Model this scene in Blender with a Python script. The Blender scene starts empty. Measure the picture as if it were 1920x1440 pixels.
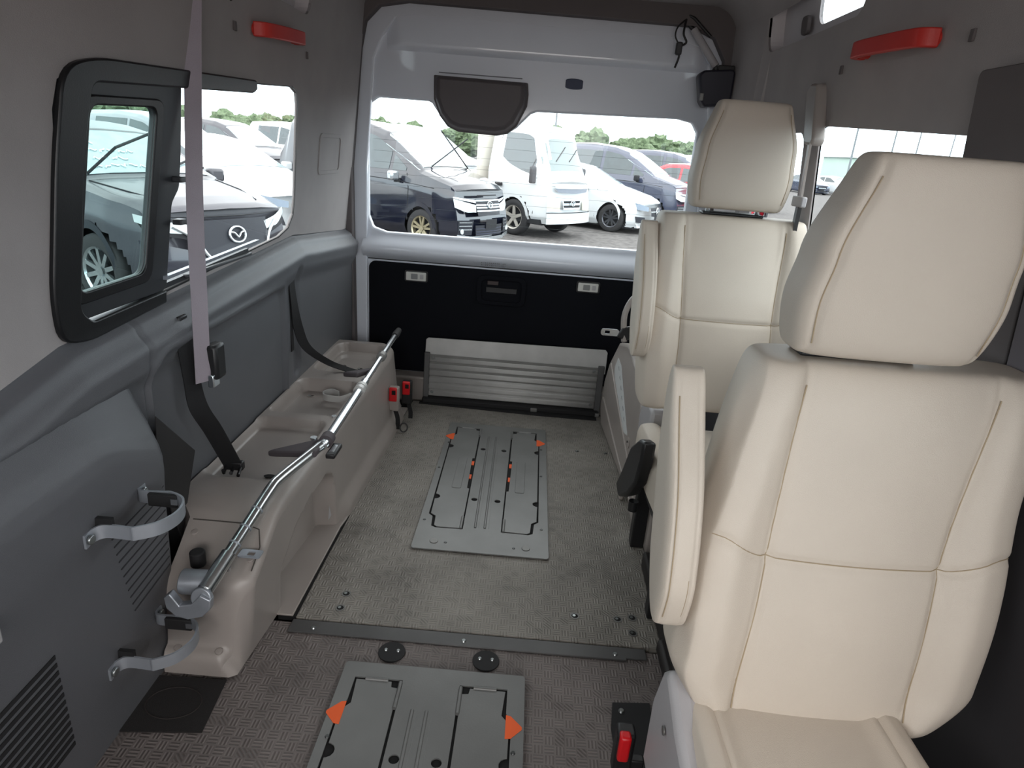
import bpy, bmesh, math, random
from math import sin, cos, pi, radians, sqrt, hypot, atan2
from mathutils import Vector, Matrix
from mathutils.geometry import tessellate_polygon
random.seed(7)
S = bpy.context.scene
COL = S.collection

# ------------------------------------------------------------------ camera, sky, light, exposure
cam_d = bpy.data.cameras.new('camera'); cam = bpy.data.objects.new('camera', cam_d); COL.objects.link(cam)
FPX, PIT, YAW, ROLL = 1199.2, radians(20.166), radians(0.688), radians(4.531)
F_ = Vector((-sin(YAW)*cos(PIT), cos(YAW)*cos(PIT), -sin(PIT)))
R0 = Vector((cos(YAW), sin(YAW), 0)); U0 = R0.cross(F_)
R_ = cos(ROLL)*R0 + sin(ROLL)*U0; U_ = -sin(ROLL)*R0 + cos(ROLL)*U0
mw = Matrix((R_, U_, -F_)).transposed().to_4x4(); mw.translation = Vector((0, 0, 1.12))
cam.matrix_world = mw
cam_d.sensor_width = 36; cam_d.lens = FPX*36/1920; cam_d.clip_start = .02; cam_d.clip_end = 600
S.camera = cam

wd = bpy.data.worlds.new('overcast_sky'); S.world = wd; wd.use_nodes = True
wt = wd.node_tree; wt.nodes.clear()
wo = wt.nodes.new('ShaderNodeOutputWorld'); bg = wt.nodes.new('ShaderNodeBackground')
tc = wt.nodes.new('ShaderNodeTexCoord'); sx = wt.nodes.new('ShaderNodeSeparateXYZ'); rp = wt.nodes.new('ShaderNodeValToRGB')
wt.links.new(tc.outputs['Generated'], sx.inputs[0]); wt.links.new(sx.outputs['Z'], rp.inputs[0])
wt.links.new(rp.outputs[0], bg.inputs[0]); wt.links.new(bg.outputs[0], wo.inputs[0])
rp.color_ramp.elements[0].position = 0.0; rp.color_ramp.elements[0].color = (.80, .92, 1, 1)
rp.color_ramp.elements[1].position = .5; rp.color_ramp.elements[1].color = (1, 1, 1, 1)
bg.inputs[1].default_value = 3.2

def area(name, loc, rot, sx_, sy_, power, col=(1, 1, 1), portal=False):
    d = bpy.data.lights.new(name, 'AREA'); d.shape = 'RECTANGLE'; d.size = sx_; d.size_y = sy_; d.energy = power; d.color = col
    o = bpy.data.objects.new(name, d); o.location = loc; o.rotation_euler = rot; COL.objects.link(o)
    if portal: d.cycles.is_portal = True
    return o
# daylight entering by the windscreen and the open front doors behind the camera
area('windscreen_daylight', (0.0, -1.15, 1.12), (radians(70), 0, 0), 1.3, .75, 10.5, (1, .91, .86))
# portals: only guide the sky's own light through the openings
area('rear_window_portal', (-.03, 2.95, 1.0), (radians(-90), 0, 0), 1.4, .6, 1, portal=True)
area('left_window_portal', (-.86, 1.62, 1.0), (0, radians(-90), 0), .55, 1.15, 1, portal=True)
area('right_window_portal', (.86, 1.66, 1.0), (0, radians(90), 0), .55, .95, 1, portal=True)

S.view_settings.view_transform = 'Standard'; S.view_settings.look = 'None'
S.view_settings.gamma = 1; S.view_settings.exposure = 0.3
try: S.view_settings.use_curve_mapping = False
except Exception: pass
S.cycles.use_denoising = True
S.cycles.max_bounces = 10; S.cycles.diffuse_bounces = 5; S.cycles.transparent_max_bounces = 16
S.cycles.caustics_reflective = False; S.cycles.caustics_refractive = False

# ------------------------------------------------------------------ materials
MATS = {}
def lin(c):
    return tuple(((v/255)/12.92 if v/255 <= .04045 else ((v/255+.055)/1.055)**2.4) for v in c)
def mat(name, rgb, rough=.5, metal=0, bump=0, bscale=200, spec=.5, var=0, coat=0, emit=None):
    if name in MATS: return MATS[name]
    m = bpy.data.materials.new(name); m.use_nodes = True; n = m.node_tree.nodes; l = m.node_tree.links
    b = n['Principled BSDF']; c = lin(rgb)
    b.inputs['Base Color'].default_value = (*c, 1); b.inputs['Roughness'].default_value = rough
    b.inputs['Metallic'].default_value = metal
    b.inputs['Specular IOR Level'].default_value = spec
    if coat: b.inputs['Coat Weight'].default_value = coat; b.inputs['Coat Roughness'].default_value = .05
    if emit: b.inputs['Emission Color'].default_value = (*lin(rgb), 1); b.inputs['Emission Strength'].default_value = emit
    t = n.new('ShaderNodeTexCoord')
    if bump:
        no = n.new('ShaderNodeTexNoise'); no.inputs['Scale'].default_value = bscale; no.inputs['Detail'].default_value = 3
        bu = n.new('ShaderNodeBump'); bu.inputs['Strength'].default_value = bump; bu.inputs['Distance'].default_value = .002
        l.new(t.outputs['Object'], no.inputs['Vector']); l.new(no.outputs['Fac'], bu.inputs['Height']); l.new(bu.outputs[0], b.inputs['Normal'])
    v = var or .04
    no2 = n.new('ShaderNodeTexNoise'); no2.inputs['Scale'].default_value = 7; no2.inputs['Detail'].default_value = 4
    l.new(t.outputs['Object'], no2.inputs['Vector'])
    cr = n.new('ShaderNodeValToRGB'); l.new(no2.outputs['Fac'], cr.inputs[0]); l.new(cr.outputs[0], b.inputs['Base Color'])
    cr.color_ramp.elements[0].position = .35; cr.color_ramp.elements[1].position = .65
    cr.color_ramp.elements[0].color = (*[x*(1-v) for x in c], 1); cr.color_ramp.elements[1].color = (*[min(1, x*(1+v)) for x in c], 1)
    MATS[name] = m
    return m

leather = mat('cream_leather', (196, 186, 173), .5, bump=.25, bscale=900, spec=.35, var=.02)
thread = mat('seam_thread', (158, 142, 116), .7)
beige = mat('beige_plastic', (156, 149, 144), .34, bump=.15, bscale=700)
headl = mat('beige_headliner', (164, 159, 158), .95, bump=.3, bscale=600, spec=.2)
darktrim = mat('dark_headliner', (104, 99, 99), .95, bump=.2, bscale=500, spec=.2)
greyp = mat('grey_wall_plastic', (94, 95, 99), .42, bump=.35, bscale=900)
blackp = mat('black_plastic', (26, 26, 28), .45, bump=.1, bscale=500)
blackboard = mat('black_trim_board', (9, 11, 18), .85, bump=.2, bscale=700, spec=.2)
blackgap = mat('black_cavity', (6, 6, 7), .9)
rubber = mat('black_rubber', (22, 22, 24), .75)
white = mat('white_paint', (216, 221, 230), .3, coat=.6, var=.01)
chrome = mat('chrome', (228, 233, 236), .24, 1, var=.02)
zinc = mat('zinc_steel', (172, 178, 186), .38, .6, bump=.15, bscale=60, var=.2)
alu = mat('aluminium', (186, 186, 184), .42, .2, bump=.12, bscale=90, var=.1)
alud = mat('dull_aluminium', (130, 130, 128), .5, .7, var=.08)
platem = mat('grey_coated_steel', (118, 119, 118), .42, .35, bump=.1, bscale=300, var=.08)
platem2 = mat('grey_strip_steel', (88, 88, 88), .5, .4, bump=.1, bscale=200, var=.12)
orange = mat('orange_sticker', (232, 92, 30), .5)
redp = mat('red_plastic', (196, 48, 40), .45, bump=.1, bscale=300)
redb = mat('red_button', (205, 22, 30), .35)
greyw = mat('grey_webbing', (152, 144, 152), .85, bump=.5, bscale=900)
blackw = mat('black_webbing', (24, 24, 26), .85, bump=.5, bscale=900)
liteplast = mat('light_grey_plastic', (168, 166, 168), .4, bump=.1, bscale=600)
darkgrip = mat('dark_grey_rubber_grip', (78, 72, 76), .7)
paper = mat('white_label_paper', (205, 208, 208), .6)
ink = mat('grey_ink', (120, 122, 128), .7)
boltm = mat('bolt_steel', (160, 165, 165), .3, .9)
lampw = mat('lamp_lens', (205, 205, 200), .3)
bristle = mat('dark_grey_mat', (30, 28, 28), .95, bump=.8, bscale=500)

def glass_mat(name, tint, gl=.06):
    m = bpy.data.materials.new(name); m.use_nodes = True; n = m.node_tree.nodes; l = m.node_tree.links; n.clear()
    o = n.new('ShaderNodeOutputMaterial'); mx = n.new('ShaderNodeMixShader'); tr = n.new('ShaderNodeBsdfTransparent'); g = n.new('ShaderNodeBsdfGlossy')
    lw = n.new('ShaderNodeLayerWeight'); lw.inputs[0].default_value = .5
    pw = n.new('ShaderNodeMath'); pw.operation = 'POWER'; pw.inputs[1].default_value = 6; l.new(lw.outputs['Facing'], pw.inputs[0])
    fr = n.new('ShaderNodeMath'); fr.operation = 'MULTIPLY_ADD'; fr.inputs[1].default_value = .30; fr.inputs[2].default_value = .015; l.new(pw.outputs[0], fr.inputs[0])
    tr.inputs[0].default_value = (*tint, 1); g.inputs['Roughness'].default_value = .01
    l.new(fr.outputs[0], mx.inputs[0]); l.new(tr.outputs[0], mx.inputs[1]); l.new(g.outputs[0], mx.inputs[2]); l.new(mx.outputs[0], o.inputs[0])
    return m
clearglass = glass_mat('clear_window_glass', (.96, .98, .98))
tintglass = glass_mat('green_tinted_glass', (.74, .83, .82))

def floor_mat(name, rgb, dark):
    """rubber mat embossed with small tiles of parallel ribs, direction changing tile by tile"""
    m = bpy.data.materials.new(name); m.use_nodes = True; n = m.node_tree.nodes; l = m.node_tree.links
    b = n['Principled BSDF']; b.inputs['Roughness'].default_value = .55; b.inputs['Specular IOR Level'].default_value = .4
    tc = n.new('ShaderNodeTexCoord'); sp = n.new('ShaderNodeSeparateXYZ'); l.new(tc.outputs['Object'], sp.inputs[0])
    def M(op, a, bb=None, c=None):
        x = n.new('ShaderNodeMath'); x.operation = op
        for i, v in enumerate((a, bb, c)):
            if v is None: continue
            if isinstance(v, (int, float)): x.inputs[i].default_value = v
            else: l.new(v, x.inputs[i])
        return x.outputs[0]
    T = 1/.022
    u = M('MULTIPLY', sp.outputs['X'], T); v = M('MULTIPLY', sp.outputs['Y'], T)
    fu = M('FLOOR', u); fv = M('FLOOR', v)
    par = M('MODULO', M('ADD', M('ADD', fu, fv), 1000), 2.0)
    su = M('SINE', M('MULTIPLY', u, 2*pi*3)); sv = M('SINE', M('MULTIPLY', v, 2*pi*3))
    rib = M('ADD', M('MULTIPLY', su, par), M('MULTIPLY', sv, M('SUBTRACT', 1.0, par)))
    # sparse diagonal tiles
    wn = n.new('ShaderNodeTexWhiteNoise'); wn.noise_dimensions = '2D'; cx = n.new('ShaderNodeCombineXYZ'); l.new(fu, cx.inputs[0]); l.new(fv, cx.inputs[1]); l.new(cx.outputs[0], wn.inputs['Vector'])
    dg = M('GREATER_THAN', wn.outputs['Value'], .86)
    sd = M('SINE', M('MULTIPLY', M('ADD', u, v), 2*pi*2.2))
    h = M('ADD', M('MULTIPLY', rib, M('SUBTRACT', 1.0, dg)), M('MULTIPLY', sd, dg))
    # flat joint lines
    eu = M('ABSOLUTE', M('SUBTRACT', M('FRACT', u), .5)); ev = M('ABSOLUTE', M('SUBTRACT', M('FRACT', v), .5))
    inn = M('LESS_THAN', M('MAXIMUM', eu, ev), .43)
    h = M('MULTIPLY', h, inn)
    bu = n.new('ShaderNodeBump'); bu.inputs['Strength'].default_value = .6; bu.inputs['Distance'].default_value = .0012
    l.new(h, bu.inputs['Height']); l.new(bu.outputs[0], b.inputs['Normal'])
    no = n.new('ShaderNodeTexNoise'); no.inputs['Scale'].default_value = 5; no.inputs['Detail'].default_value = 6; no.inputs['Roughness'].default_value = .65
    l.new(tc.outputs['Object'], no.inputs['Vector'])
    f = M('ADD', M('MULTIPLY', h, .16), M('ADD', M('MULTIPLY', no.outputs['Fac'], 1.1), M('MULTIPLY', dg, -.12)))
    cr = n.new('ShaderNodeValToRGB'); l.new(f, cr.inputs[0]); l.new(cr.outputs[0], b.inputs['Base Color'])
    cr.color_ramp.elements[0].position = .2; cr.color_ramp.elements[0].color = (*lin(dark), 1)
    cr.color_ramp.elements[1].position = .85; cr.color_ramp.elements[1].color = (*lin(rgb), 1)
    return m
matrear = floor_mat('ribbed_floor_mat', (150, 146, 139), (106, 103, 98))
matfront = floor_mat('brown_ribbed_floor_mat', (126, 119, 116), (86, 80, 78))

def gravel_mat():
    m = bpy.data.materials.new('gravel'); m.use_nodes = True; n = m.node_tree.nodes; l = m.node_tree.links
    b = n['Principled BSDF']; b.inputs['Roughness'].default_value = .95
    tc = n.new('ShaderNodeTexCoord'); no = n.new('ShaderNodeTexNoise'); no.inputs['Scale'].default_value = 6; no.inputs['Detail'].default_value = 10; no.inputs['Roughness'].default_value = .8
    l.new(tc.outputs['Object'], no.inputs['Vector'])
    cr = n.new('ShaderNodeValToRGB'); l.new(no.outputs['Fac'], cr.inputs[0]); l.new(cr.outputs[0], b.inputs['Base Color'])
    cr.color_ramp.elements[0].position = .35; cr.color_ramp.elements[0].color = (.045, .042, .042, 1)
    cr.color_ramp.elements[1].position = .65; cr.color_ramp.elements[1].color = (.17, .16, .155, 1)
    return m
gravel = gravel_mat()

# ------------------------------------------------------------------ object helpers
def tag(o, label=None, cat=None, group=None, kind=None):
    if label: o['label'] = label
    if cat: o['category'] = cat
    if group: o['group'] = group
    if kind: o['kind'] = kind
    return o
def empty(name, loc, label, cat, group=None, rz=0):
    o = bpy.data.objects.new(name, None); o.location = loc; o.rotation_euler = (0, 0, rz); o.empty_display_size = .05
    COL.objects.link(o); tag(o, label, cat, group); return o
def link(name, me, m, parent=None, smooth=0, world=True):
    o = bpy.data.objects.new(name, me); COL.objects.link(o)
    if m is not None:
        for mm in (m if isinstance(m, (list, tuple)) else [m]): me.materials.append(mm)
    if smooth:
        for p in me.polygons: p.use_smooth = True
        if smooth < 180: me.set_sharp_from_angle(angle=radians(smooth))
    if parent is not None:
        o.parent = parent
        if world:
            inv = Matrix.Identity(4); q = parent
            chain = []
            while q is not None: chain.append(q); q = q.parent
            mx = Matrix.Identity(4)
            for q in reversed(chain):
                mx = mx @ (Matrix.Translation(q.location) @ q.rotation_euler.to_matrix().to_4x4()) if True else mx
            me.transform(mx.inverted())
    return o
def mesh(name, vs, fs, m, parent=None, smooth=0, world=True, fix=True):
    me = bpy.data.meshes.new(name); me.from_pydata([tuple(v) for v in vs], [], fs); me.update()
    if fix:
        bm = bmesh.new(); bm.from_mesh(me); bmesh.ops.recalc_face_normals(bm, faces=bm.faces); bm.to_mesh(me); bm.free()
    return link(name, me, m, parent, smooth, world)
def bev(o, w, seg=2, ang=35):
    md = o.modifiers.new('bevel', 'BEVEL'); md.width = w; md.segments = seg; md.limit_method = 'ANGLE'; md.angle_limit = radians(ang)
    for p in o.data.polygons: p.use_smooth = True
    o.data.set_sharp_from_angle(angle=radians(60))
    return o
def box(name, x0, x1, y0, y1, z0, z1, m, parent=None, b=0, world=True):
    vs = [(x, y, z) for x in (x0, x1) for y in (y0, y1) for z in (z0, z1)]
    fs = [(0, 1, 3, 2), (4, 6, 7, 5), (0, 4, 5, 1), (2, 3, 7, 6), (0, 2, 6, 4), (1, 5, 7, 3)]
    o = mesh(name, vs, fs, m, parent, 0, world)
    if b: bev(o, b)
    return o
def rrect(x0, x1, y0, y1, r, n=6):
    if not isinstance(r, (tuple, list)): r = (r,)*4
    P = []
    for (cx, cy, a0, rr) in ((x1-r[0], y1-r[0], 0, r[0]), (x0+r[1], y1-r[1], 90, r[1]), (x0+r[2], y0+r[2], 180, r[2]), (x1-r[3], y0+r[3], 270, r[3])):
        for i in range(n+1):
            a = radians(a0+90*i/n); P.append((cx+rr*cos(a), cy+rr*sin(a)))
    return P
def roundpoly(P, r, n=5):
    out = []
    for i, p in enumerate(P):
        p = Vector(p); a = Vector(P[i-1])-p; c = Vector(P[(i+1) % len(P)])-p; rr = r[i] if isinstance(r, (list, tuple)) else r
        rr = min(rr, a.length*.48, c.length*.48); a = p+a.normalized()*rr; c = p+c.normalized()*rr
        for k in range(n+1):
            t = k/n; q = a*(1-t)**2+p*2*t*(1-t)+c*t*t; out.append((q.x, q.y))
    return out
def circ(cx, cy, r, n=20, ry=None):
    return [(cx+r*cos(2*pi*i/n), cy+(ry or r)*sin(2*pi*i/n)) for i in range(n)]
def plate(name, outer, t, fmap, m, parent=None, holes=(), b=0, smooth=0, world=True):
    """flat sheet with real holes; fmap(u, v, w) -> xyz, w from 0 to t"""
    loops = [list(outer)]+[list(h) for h in holes]
    tri = tessellate_polygon([[Vector((p[0], p[1], 0)) for p in L] for L in loops])
    flat = [p for L in loops for p in L]; N = len(flat)
    vs = [fmap(p[0], p[1], 0) for p in flat]+[fmap(p[0], p[1], t) for p in flat]
    fs = [tuple(f) for f in tri]+[tuple(i+N for i in reversed(f)) for f in tri]
    k = 0
    for L in loops:
        n = len(L)
        for i in range(n):
            a, c = k+i, k+(i+1) % n; fs.append((a, c, c+N, a+N))
        k += n
    me = bpy.data.meshes.new(name); me.from_pydata([tuple(v) for v in vs], [], fs); me.update()
    bm = bmesh.new(); bm.from_mesh(me)
    bmesh.ops.dissolve_degenerate(bm, edges=bm.edges, dist=1e-6)
    bmesh.ops.recalc_face_normals(bm, faces=bm.faces)
    bmesh.ops.dissolve_limit(bm, angle_limit=radians(.5), verts=bm.verts, edges=bm.edges)
    bm.to_mesh(me); bm.free()
    o = link(name, me, m, parent, smooth, world)
    if b: bev(o, b)
    return o
def tube(name, pts, r, m, parent=None, n=12, closed=False, world=True):
    pts = [Vector(p) for p in pts]; rs = r if isinstance(r, (list, tuple)) else [r]*len(pts)
    vs = []; fs = []; up = None
    for i, p in enumerate(pts):
        if closed: d = pts[(i+1) % len(pts)]-pts[i-1]
        else: d = pts[min(i+1, len(pts)-1)]-pts[max(i-1, 0)]
        d.normalize()
        if up is None: up = Vector((0, 0, 1)) if abs(d.z) < .9 else Vector((1, 0, 0))
        a = d.cross(up).normalized(); up = a.cross(d).normalized()
        for k in range(n):
            an = 2*pi*k/n; vs.append(p+rs[i]*(cos(an)*a+sin(an)*up))
    L = len(pts)
    for i in range(L if closed else L-1):
        j = (i+1) % L
        for k in range(n):
            fs.append((i*n+k, i*n+(k+1) % n, j*n+(k+1) % n, j*n+k))
    if not closed: fs.append(tuple(range(n))[::-1]); fs.append(tuple(range((L-1)*n, L*n)))
    return mesh(name, vs, fs, m, parent, 50, world)
def smooth_path(pts, n=8):
    P = [Vector(p) for p in pts]; out = []
    for i in range(len(P)-1):
        a = P[max(i-1, 0)]; b_ = P[i]; c = P[i+1]; d = P[min(i+2, len(P)-1)]
        for k in range(n):
            t = k/n
            out.append(.5*((2*b_)+(c-a)*t+(2*a-5*b_+4*c-d)*t*t+(3*b_-a-3*c+d)*t**3))
    out.append(P[-1]); return out
def ribbon(name, pts, wdir, w, th, m, parent=None, world=True, ns=8):
    """webbing band along a path; wdir: one width vector or one per key point"""
    if not isinstance(wdir, list): wdir = [wdir]*len(pts)
    P = smooth_path(pts, ns); Wd = smooth_path(wdir, ns); vs = []; fs = []
    for i, p in enumerate(P):
        d = (P[min(i+1, len(P)-1)]-P[max(i-1, 0)]).normalized(); a = Wd[i].normalized(); nn = d.cross(a).normalized()
        for s, q in ((-1, -1), (1, -1), (1, 1), (-1, 1)): vs.append(p+a*s*w/2+nn*q*th/2)
    for i in range(len(P)-1):
        for k in range(4): fs.append((i*4+k, i*4+(k+1) % 4, i*4+4+(k+1) % 4, i*4+4+k))
    fs.append((3, 2, 1, 0)); e = (len(P)-1)*4; fs.append((e, e+1, e+2, e+3))
    return mesh(name, vs, fs, m, parent, 40, world)
def cyl(name, c, axis, r, h, m, parent=None, n=20, b=0, world=True, r2=None):
    a = Vector(axis).normalized(); c = Vector(c)
    t = Vector((0, 0, 1)) if abs(a.z) < .9 else Vector((1, 0, 0)); u = a.cross(t).normalized(); v = a.cross(u)
    r2 = r if r2 is None else r2
    vs = [c+r*(cos(2*pi*i/n)*u+sin(2*pi*i/n)*v) for i in range(n)]+[c+a*h+r2*(cos(2*pi*i/n)*u+sin(2*pi*i/n)*v) for i in range(n)]
    fs = [(i, (i+1) % n, n+(i+1) % n, n+i) for i in range(n)]+[tuple(range(n))[::-1], tuple(range(n, 2*n))]
    o = mesh(name, vs, fs, m, parent, 40, world)
    if b: bev(o, b)
    return o
def grid(name, nu, nv, f, m, parent=None, smooth=40, world=True, closed_u=False, keep=None, th=0):
    vs = [f(i/(nu if closed_u else nu-1), j/(nv-1)) for i in range(nu) for j in range(nv)]; fs = []
    for i in range(nu if closed_u else nu-1):
        for j in range(nv-1):
            a = i*nv+j; b_ = ((i+1) % nu)*nv+j
            if keep is None or keep((vs[a], vs[b_], vs[b_+1], vs[a+1])): fs.append((a, b_, b_+1, a+1))
    o = mesh(name, vs, fs, m, parent, smooth, world)
    if th:
        md = o.modifiers.new('thickness', 'SOLIDIFY'); md.thickness = th; md.offset = 0
    return o
def interp(x, tab):
    if x <= tab[0][0]: return tab[0][1]
    for (a, va), (b_, vb) in zip(tab, tab[1:]):
        if x <= b_: return va+(vb-va)*(x-a)/(b_-a)
    return tab[-1][1]
def sstep(a, b_, x):
    t = max(0, min(1, (x-a)/(b_-a))); return t*t*(3-2*t)
def scurve(x, tab):
    if x <= tab[0][0]: return tab[0][1]
    for (a, va), (b_, vb) in zip(tab, tab[1:]):
        if x <= b_: return va+(vb-va)*sstep(a, b_, x)
    return tab[-1][1]
def sd_rrect(x, y, x0, x1, y0, y1, r):
    qx = abs(x-(x0+x1)/2)-(x1-x0)/2+r; qy = abs(y-(y0+y1)/2)-(y1-y0)/2+r
    return hypot(max(qx, 0), max(qy, 0))+min(max(qx, qy), 0)-r
XY = lambda z: (lambda u, v, w: (u, v, z+w))
XZ = lambda y: (lambda u, v, w: (u, y+w, v))
def screw(name, c, axis, r, parent, m=None):
    """domed screw head with a cross slot"""
    o = cyl(name, c, axis, r, r*.5, m or boltm, parent, 12, 0, r2=r*.7)
    return o

# ================================================================== VAN SHELL
def struct(o): return tag(o, kind='structure')
ZR = 1.68
def XL(z): return -.80+max(0, z-.75)*.10
def XRr(z): return .80-max(0, z-.75)*.10
YD = 2.86                                      # tailgate inner skin
# floors
struct(plate('floor', [(-.503, 1.262), (-.487, 2.53), (-.48, 2.72), (.80, 2.72), (.80, 1.262)], -.02, XY(0), matrear))
ff = plate('floor_front', [(-.82, -1.2), (-.82, 1.25), (.80, 1.25), (.80, -1.2)], -.02, XY(-.006), matfront)
ff.name = 'floor'; struct(ff)
struct(box('trim_1', -.82, .82, -1.2, 2.9, -.06, -.03, blackgap)); bpy.data.objects['trim_1'].name = 'underfloor'
# threshold strip
th = empty('threshold_strip', (-.09, 1.24, 0), 'dark grey metal strip screwed across the step in the floor', 'trim')
plate('strip', [(-.505, 1.215), (.31, 1.215), (.31, 1.222), (.36, 1.222), (.36, 1.257), (-.505, 1.257)], .005, XY(-.006), platem2, th, b=.0015)
for x in (-.447, -.082, .284): screw('screw', (x, 1.232, -.001), (0, 0, 1), .006, th)

# left wall: upper headliner with window opening and shelf niche
LW = lambda o_: (lambda u, v, w: (XL(v)+o_-w, u, v))
winL = [(1.055, .80), (1.055, .79), (1.065, .765), (1.09, .752), (2.02, .806), (2.10, .825), (2.14, .865), (2.145, .92), (2.125, 1.195), (2.11, 1.23), (2.07, 1.242), (1.12, 1.186), (1.075, 1.165), (1.06, 1.12)]
nicheL = rrect(1.45, 2.2, 1.45, 1.61, .05)
outerL = [(-1.2, .70), (.85, .70), (1.03, .74), (2.15, .795), (2.25, .785), (2.74, .745), (2.8, .745), (2.8, ZR), (-1.2, ZR)]
frontL = rrect(-1.0, .35, .78, 1.30, .06)
wl = struct(plate('wall_left', outerL, .008, LW(0), headl, holes=[winL, nicheL, frontL], smooth=30))
# rectangular pocket moulded in the rear pillar
plate('pocket', rrect(2.36, 2.62, .98, 1.12, .02), -.004, LW(0), headl, wl, holes=[rrect(2.375, 2.605, .993, 1.107, .015)], b=.0015)
# lower grey panel, with pressed recesses, ledge and seam
def low_left(a, b_):
    Y = -1.2+4.0*a; top = interp(Y, [(-1.2, .70), (.85, .70), (1.03, .74), (2.15, .80), (2.25, .79), (2.74, .75), (2.9, .75)])
    z = top*b_
    prof = scurve(top-z, [(0, -.805), (.03, -.775), (.07, -.752), (.10, -.755), (.16, -.775), (.8, -.785)])
    d = sd_rrect(Y, z, 1.24, 1.99, -.5, .655, .05)
    prof += .005*math.exp(-((d-.010)/.008)**2)
    prof -= .009*(1-sstep(-.012, .006, d))
    d2 = sd_rrect(Y, z, .2, 1.205, -.5, .63, .03)
    prof -= .007*(1-sstep(-.006, .004, d2))
    prof -= .006*(1-sstep(.002, .005, abs(Y-1.222)))
    d3 = sd_rrect(Y, z, 2.07, 2.12, .32, .70, .02)
    prof -= .010*(1-sstep(-.005, .004, d3))
    return (prof, Y, z)
lwl = grid('panel_lower', 401, 110, low_left, greyp, wl, 60)
box('panel_backing', -.86, -.82, -1.2, 2.8, -.02, .75, blackgap, wl)
# shelf niche liner, left
def niche(side, y0, y1, z0, z1, win, par, mapf):
    plate('niche_liner', rrect(y0-.02, y1+.02, z0-.02, z1+.02, .05), .01, mapf(-.05 if side < 0 else .05), mat('pale_niche_plastic', (200, 196, 198), .5), par, holes=[win] if win else ())
    ho = rrect(y0, y1, z0, z1, .05)
    plate('niche_reveal', rrect(y0-.006, y1+.006, z0-.006, z1+.006, .055), .058, mapf(-.0005 if side < 0 else .0005), mat('pale_niche_plastic', (200, 196, 198), .5), par, holes=[ho])
    if win: plate('niche_pane', win, .003, mapf(-.055 if side < 0 else .055), clearglass, par)
niche(-1, 1.45, 2.2, 1.45, 1.61, rrect(1.55, 1.95, 1.50, 1.60, .05), wl, LW)

# right wall
RW = lambda o_: (lambda u, v, w: (XRr(v)+o_+w, u, v))
winR = roundpoly([(1.20, .78), (1.885, .78), (1.885, 1.238), (1.20, 1.198)], [.01, .01, .035, .01])
winR2 = rrect(1.99, 2.42, .80, 1.225, .04)
nicheR = rrect(1.72, 2.40, 1.475, 1.63, .05)
nicheR2 = rrect(.70, 1.42, 1.475, 1.63, .05)
frontR = rrect(-1.0, .45, .78, 1.30, .06)
wr = struct(plate('wall_right', [(-1.2, .0), (2.8, .0), (2.8, ZR), (-1.2, ZR)], .008, RW(0), headl, holes=[winR, winR2, nicheR, nicheR2, frontR]))
niche(1, 1.72, 2.40, 1.475, 1.63, rrect(1.76, 2.12, 1.515, 1.62, .035), wr, RW)
niche(1, .70, 1.42, 1.475, 1.63, None, wr, RW)
plate('niche_latch', rrect(2.15, 2.20, 1.50, 1.55, .015), .012, RW(.03), darktrim, wr, b=.003)
plate('sliding_door_panel', [(.0, .0), (1.25, 0), (1.25, .745), (.9, .745), (.0, .745)], -.035, RW(-.001), mat('shaded_door_trim', (52, 50, 52), .6), wr, b=.01)  # door trim darkened to stand in for the shade between seat and wall
plate('pillar_cover', rrect(1.0, 1.215, .745, 1.30, .012), -.020, RW(-.001), darktrim, wr, b=.006)
plate('pillar_cover', rrect(.74, .985, .745, 1.28, .012), -.028, RW(-.001), mat('dark_pillar', (98, 93, 97), .9), wr, b=.006)
plate('rear_quarter_panel', [(1.27, 0), (2.8, 0), (2.8, .76), (1.27, .745)], -.02, RW(-.001), greyp, wr, b=.008)
# ceiling with coves
struct(box('ceiling', -.80, .80, -1.2, 2.86, ZR, ZR+.03, headl))
for nm, s in (('trim_1', -1), ('trim_2', 1)):
    def cove(a, b_, s=s):
        an = b_*pi/2; x = XRr(ZR-.10)-.10+.10*cos(an); return (s*x, -1.2+4.0*a, ZR-.10+.10*sin(an)-.001)
    struct(grid(nm, 2, 9, cove, headl))
# bulkheads behind the camera: front end with windscreen opening
struct(plate('wall_front', rrect(-.86, .86, -.02, 1.70, .02), -.03, XZ(-1.2), darktrim, holes=[rrect(-.70, .70, .72, 1.45, .1)]))
# rear header frame around the tailgate
hdr = [(-.74, .02), (-.738, 1.2)]
open_ = [(.735, .04), (.735, 1.2), (.69, 1.50), (.64, 1.575), (.55, 1.61), (-.55, 1.62), (-.66, 1.60), (-.715, 1.545), (-.735, 1.45), (-.775, 1.0), (-.765, .04)]
struct(plate('trim_3', rrect(-.86, .86, -.05, 1.70, .01), .05, XZ(2.79), darktrim, holes=[open_], b=.004))
# white door jamb just inside the header
struct(plate('trim_4', [(-.80, 0), (.80, 0), (.80, 1.66), (-.80, 1.66)], .03, XZ(2.842), white, holes=[[(u*.992, v*.997+.003) for u, v in [(.70, .05), (.70, 1.2), (.65, 1.49), (.60, 1.545), (.5, 1.57), (-.52, 1.585), (-.61, 1.57), (-.665, 1.50), (-.70, 1.42), (-.728, 1.0), (-.728, .05)]]], b=.005))

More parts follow.
